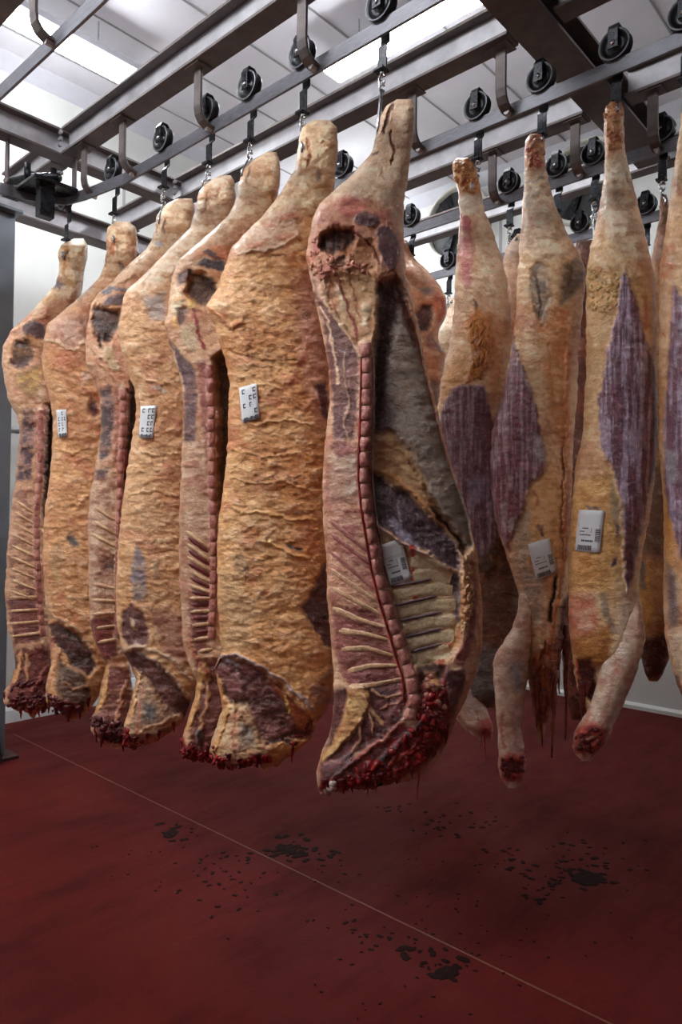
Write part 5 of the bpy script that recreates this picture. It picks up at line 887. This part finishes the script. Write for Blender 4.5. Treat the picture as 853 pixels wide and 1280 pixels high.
# ================================================================== carcasses further back
G3 = 'carcasses on the rails behind'
def back(key, hook, r, lab, rows, base, feats, px=None, seed=0, T=.12, tl=None, p=2.4, tip=None, links=3):
    root, O, N = carcass(key, hook, r, lab, 'beef_side', G3)
    S = Sheet(root, O, N, 'body', rows, T, p, .009, base, feats, seed=seed, warp=2)
    trolley(*hook, r, tl, hookend(S, *tip) if tip else None, links=links); SX[key] = S; return S
back('c1', (514, 270), 3, 'back-row beef side with a dark pelvis hollow, just right of the open side',
 [(300, 500, 508), (312, 496, 513), (323, 492, 518), (337, 486, 534), (357, 484, 550), (371, 484, 558), (385, 484, 560), (400, 484, 556), (410, 484, 548), (435, 484, 550), (440, 484, 558), (460, 486, 556), (483, 488, 551), (520, 488, 552), (600, 486, 550), (700, 484, 548), (800, 486, 548), (850, 500, 540)],
 ((214, 172, 132), (198, 120, 80), (228, 196, 164)), [Pg((150, 134, 128), [(524, 360), (540, 360), (542, 366), (530, 370)], 0, 3), Pg((206, 110, 72), [(544, 362), (558, 374), (558, 400), (548, 402), (542, 380)], 0, 4, (190, 88, 60)), Pg((72, 40, 40), [(519, 392), (527, 382), (541, 381), (540, 396), (535, 414), (525, 416)], -.03, 2.5, (96, 56, 52)),
  Pg((150, 90, 66), [(530, 420), (540, 416), (546, 440), (536, 436)], 0, 3), Ln((120, 60, 50), [(540, 424), (552, 440)], 4, 0, .8), Pg((120, 80, 60), [(540, 470), (550, 480), (548, 520), (536, 500)], 0, 4)], seed=21, tl='trolley hook behind the shank of the open side', tip=(504, 304), links=2)
back('e1', (561, 322), 4, 'pale carcass far back between the hollow back-row side and the shaggy one',
 [(372, 562, 571), (380, 562, 574), (400, 556, 580), (412, 549, 584), (430, 547, 588), (440, 552, 590), (500, 555, 596), (650, 552, 600), (780, 560, 596)],
 ((232, 212, 188), (214, 180, 150), (240, 226, 210)), [Pg((240, 226, 204), [(548, 404), (566, 402), (566, 430), (554, 436)], .01, 4)], seed=22, tl='trolley hook of the pale carcass far back', tip=(565, 376), links=3, T=.09)
back('c2', (637, 230), 3, 'back-row carcass glimpsed between the shaggy one and the one with the tilted label',
 [(292, 648, 658), (300, 640, 664), (312, 632, 668), (330, 629, 676), (380, 624, 684), (480, 612, 690), (600, 606, 692), (700, 604, 690), (800, 606, 680), (850, 614, 660)],
 ((218, 176, 138), (200, 130, 86), (226, 196, 164)), [Pg((232, 216, 200), [(632, 300), (660, 292), (650, 312), (634, 322)], 0, 4), Pg((110, 72, 52), [(590, 600), (700, 600), (700, 870), (590, 870)], 0, 20)], seed=23, tl='trolley with a long dangling chain, just left of the tilted-label carcass', links=5, tip=(646, 298))
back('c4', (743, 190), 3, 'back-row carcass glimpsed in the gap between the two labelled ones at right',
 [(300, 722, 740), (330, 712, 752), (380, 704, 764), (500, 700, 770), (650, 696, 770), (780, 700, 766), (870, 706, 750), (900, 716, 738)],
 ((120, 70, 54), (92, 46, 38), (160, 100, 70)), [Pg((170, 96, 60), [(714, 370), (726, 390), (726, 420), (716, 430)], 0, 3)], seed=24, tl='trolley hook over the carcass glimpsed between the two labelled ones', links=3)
back('c5', (828, 160), 3, 'back-row amber carcass with a grey shank, glimpsed left of the one at the right edge',
 [(243, 826, 834), (252, 825, 836), (268, 825, 837), (290, 821, 838), (312, 816, 846), (350, 812, 858), (420, 806, 868), (500, 800, 872), (600, 798, 874), (700, 794, 872), (760, 794, 866), (800, 798, 850), (825, 802, 836), (842, 806, 830), (852, 812, 822)],
 ((206, 150, 84), (176, 116, 62), (218, 174, 116)), [Pg((200, 160, 140), [(818, 236), (842, 236), (842, 320), (812, 330)], 0, 6, (170, 130, 110)), Pg((120, 84, 56), [(800, 580), (836, 580), (832, 700), (800, 690)], 0, 10), Pg((214, 160, 76), [(796, 720), (812, 700), (820, 760), (806, 800)], .006, 5), Pg((90, 46, 34), [(798, 800), (840, 790), (836, 850), (798, 850)], 0, 6, (70, 30, 26)), Pg((110, 106, 96), [(800, 700), (806, 700), (808, 740), (800, 730)], 0, 3)], seed=25, tl='trolley hook of the amber back-row carcass beside the wide cross beam', links=2, tip=(833, 250))
SX['c5'].label([(829, 306), (839, 305), (839, 332), (830, 334)])
# free trolleys seen between the beams
for px, py, r, lb, lk in ((429, 203, 2, 'trolley on the second rail left of the open side, behind it', 2), (697, 205, 3, 'trolley on the third rail, just right of the carcass with the tilted label', 1), (648, 295, 4, 'trolley on the fourth rail, mostly hidden behind the dangling chain', 3), (726, 272, 4, 'trolley on the fourth rail, right of the carcass with the tilted label', 2), (808, 252, 4, 'trolley on the fourth rail, furthest right', 2), (853, 20, 1, '', 0)):
    if lb: trolley(px, py, r, lb, links=lk)

# ================================================================== blood on the floor
rnd = random.Random(5)
def spot(m_, x, y, r, el=1.0):
    n = 9; ph = rnd.random()*6; V = [(x, y, .0024)]
    for k in range(n): a = 2*math.pi*k/n; q = r*(1+.35*math.sin(2*a+ph)+.25*rnd.random()); V.append((x+q*math.cos(a)*el, y+q*math.sin(a), .0016))
    V += [(v[0]+(v[0]-x)*.15, v[1]+(v[1]-y)*.15, .0002) for v in V[1:]]
    m_.add(V, [(0, 1+k, 1+(k+1) % n) for k in range(n)]+[(1+k, 1+n+k, 1+n+(k+1) % n, 1+(k+1) % n) for k in range(n)])
m_ = MB()
for cx, cy, n, sx, sy, r0, r1 in ((215, 1040, 12, 12, 9, .006, .022), (290, 1100, 34, 38, 20, .004, .012), (360, 1060, 26, 18, 8, .006, .022), (405, 1072, 18, 16, 10, .006, .02), (300, 1075, 14, 30, 5, .005, .014), (180, 1060, 14, 30, 18, .003, .008), (460, 1168, 20, 24, 14, .004, .012), (520, 1192, 16, 16, 7, .006, .018), (555, 1214, 14, 16, 8, .006, .022), (540, 1035, 14, 22, 6, .006, .016), (500, 1012, 10, 16, 4, .006, .014), (600, 1020, 14, 24, 8, .005, .014), (628, 1072, 14, 12, 10, .005, .014), (682, 1104, 26, 22, 14, .005, .016), (712, 1065, 18, 16, 12, .005, .016), (735, 1096, 18, 20, 8, .006, .02), (775, 1075, 12, 20, 12, .004, .012), (700, 1140, 16, 60, 30, .003, .008), (400, 1130, 20, 70, 40, .003, .007), (580, 1130, 24, 80, 40, .003, .008), (620, 1190, 14, 60, 30, .003, .007), (500, 1250, 10, 120, 18, .003, .006)):
    for _ in range(n): P = onZ(rnd.gauss(cx, sx), rnd.gauss(cy, sy), 0); spot(m_, P[0], P[1], rnd.uniform(r0, r1)*.8)
o = m_.build('blood_drops', BLOOD); tag(o, 'dark dried blood drops spattered on the red floor under the carcasses', 'blood', kind='stuff')
for px, py, r, lb in ((736, 1098, .05, 'largest dark blood pool on the floor, at right'), (558, 1216, .028, 'small dark blood pool on the near side of the floor joint'), (358, 1062, .035, 'dark blood pool beside the floor joint, left of centre'), (214, 1042, .03, 'small dark blood pool at left under the tan sides')):
    P = onZ(px, py, 0); q = MB(); spot(q, 0, 0, r, 1.2); o = q.build('blood_pool', BLOOD); o.location = (P[0], P[1], 0); tag(o, lb, 'blood')
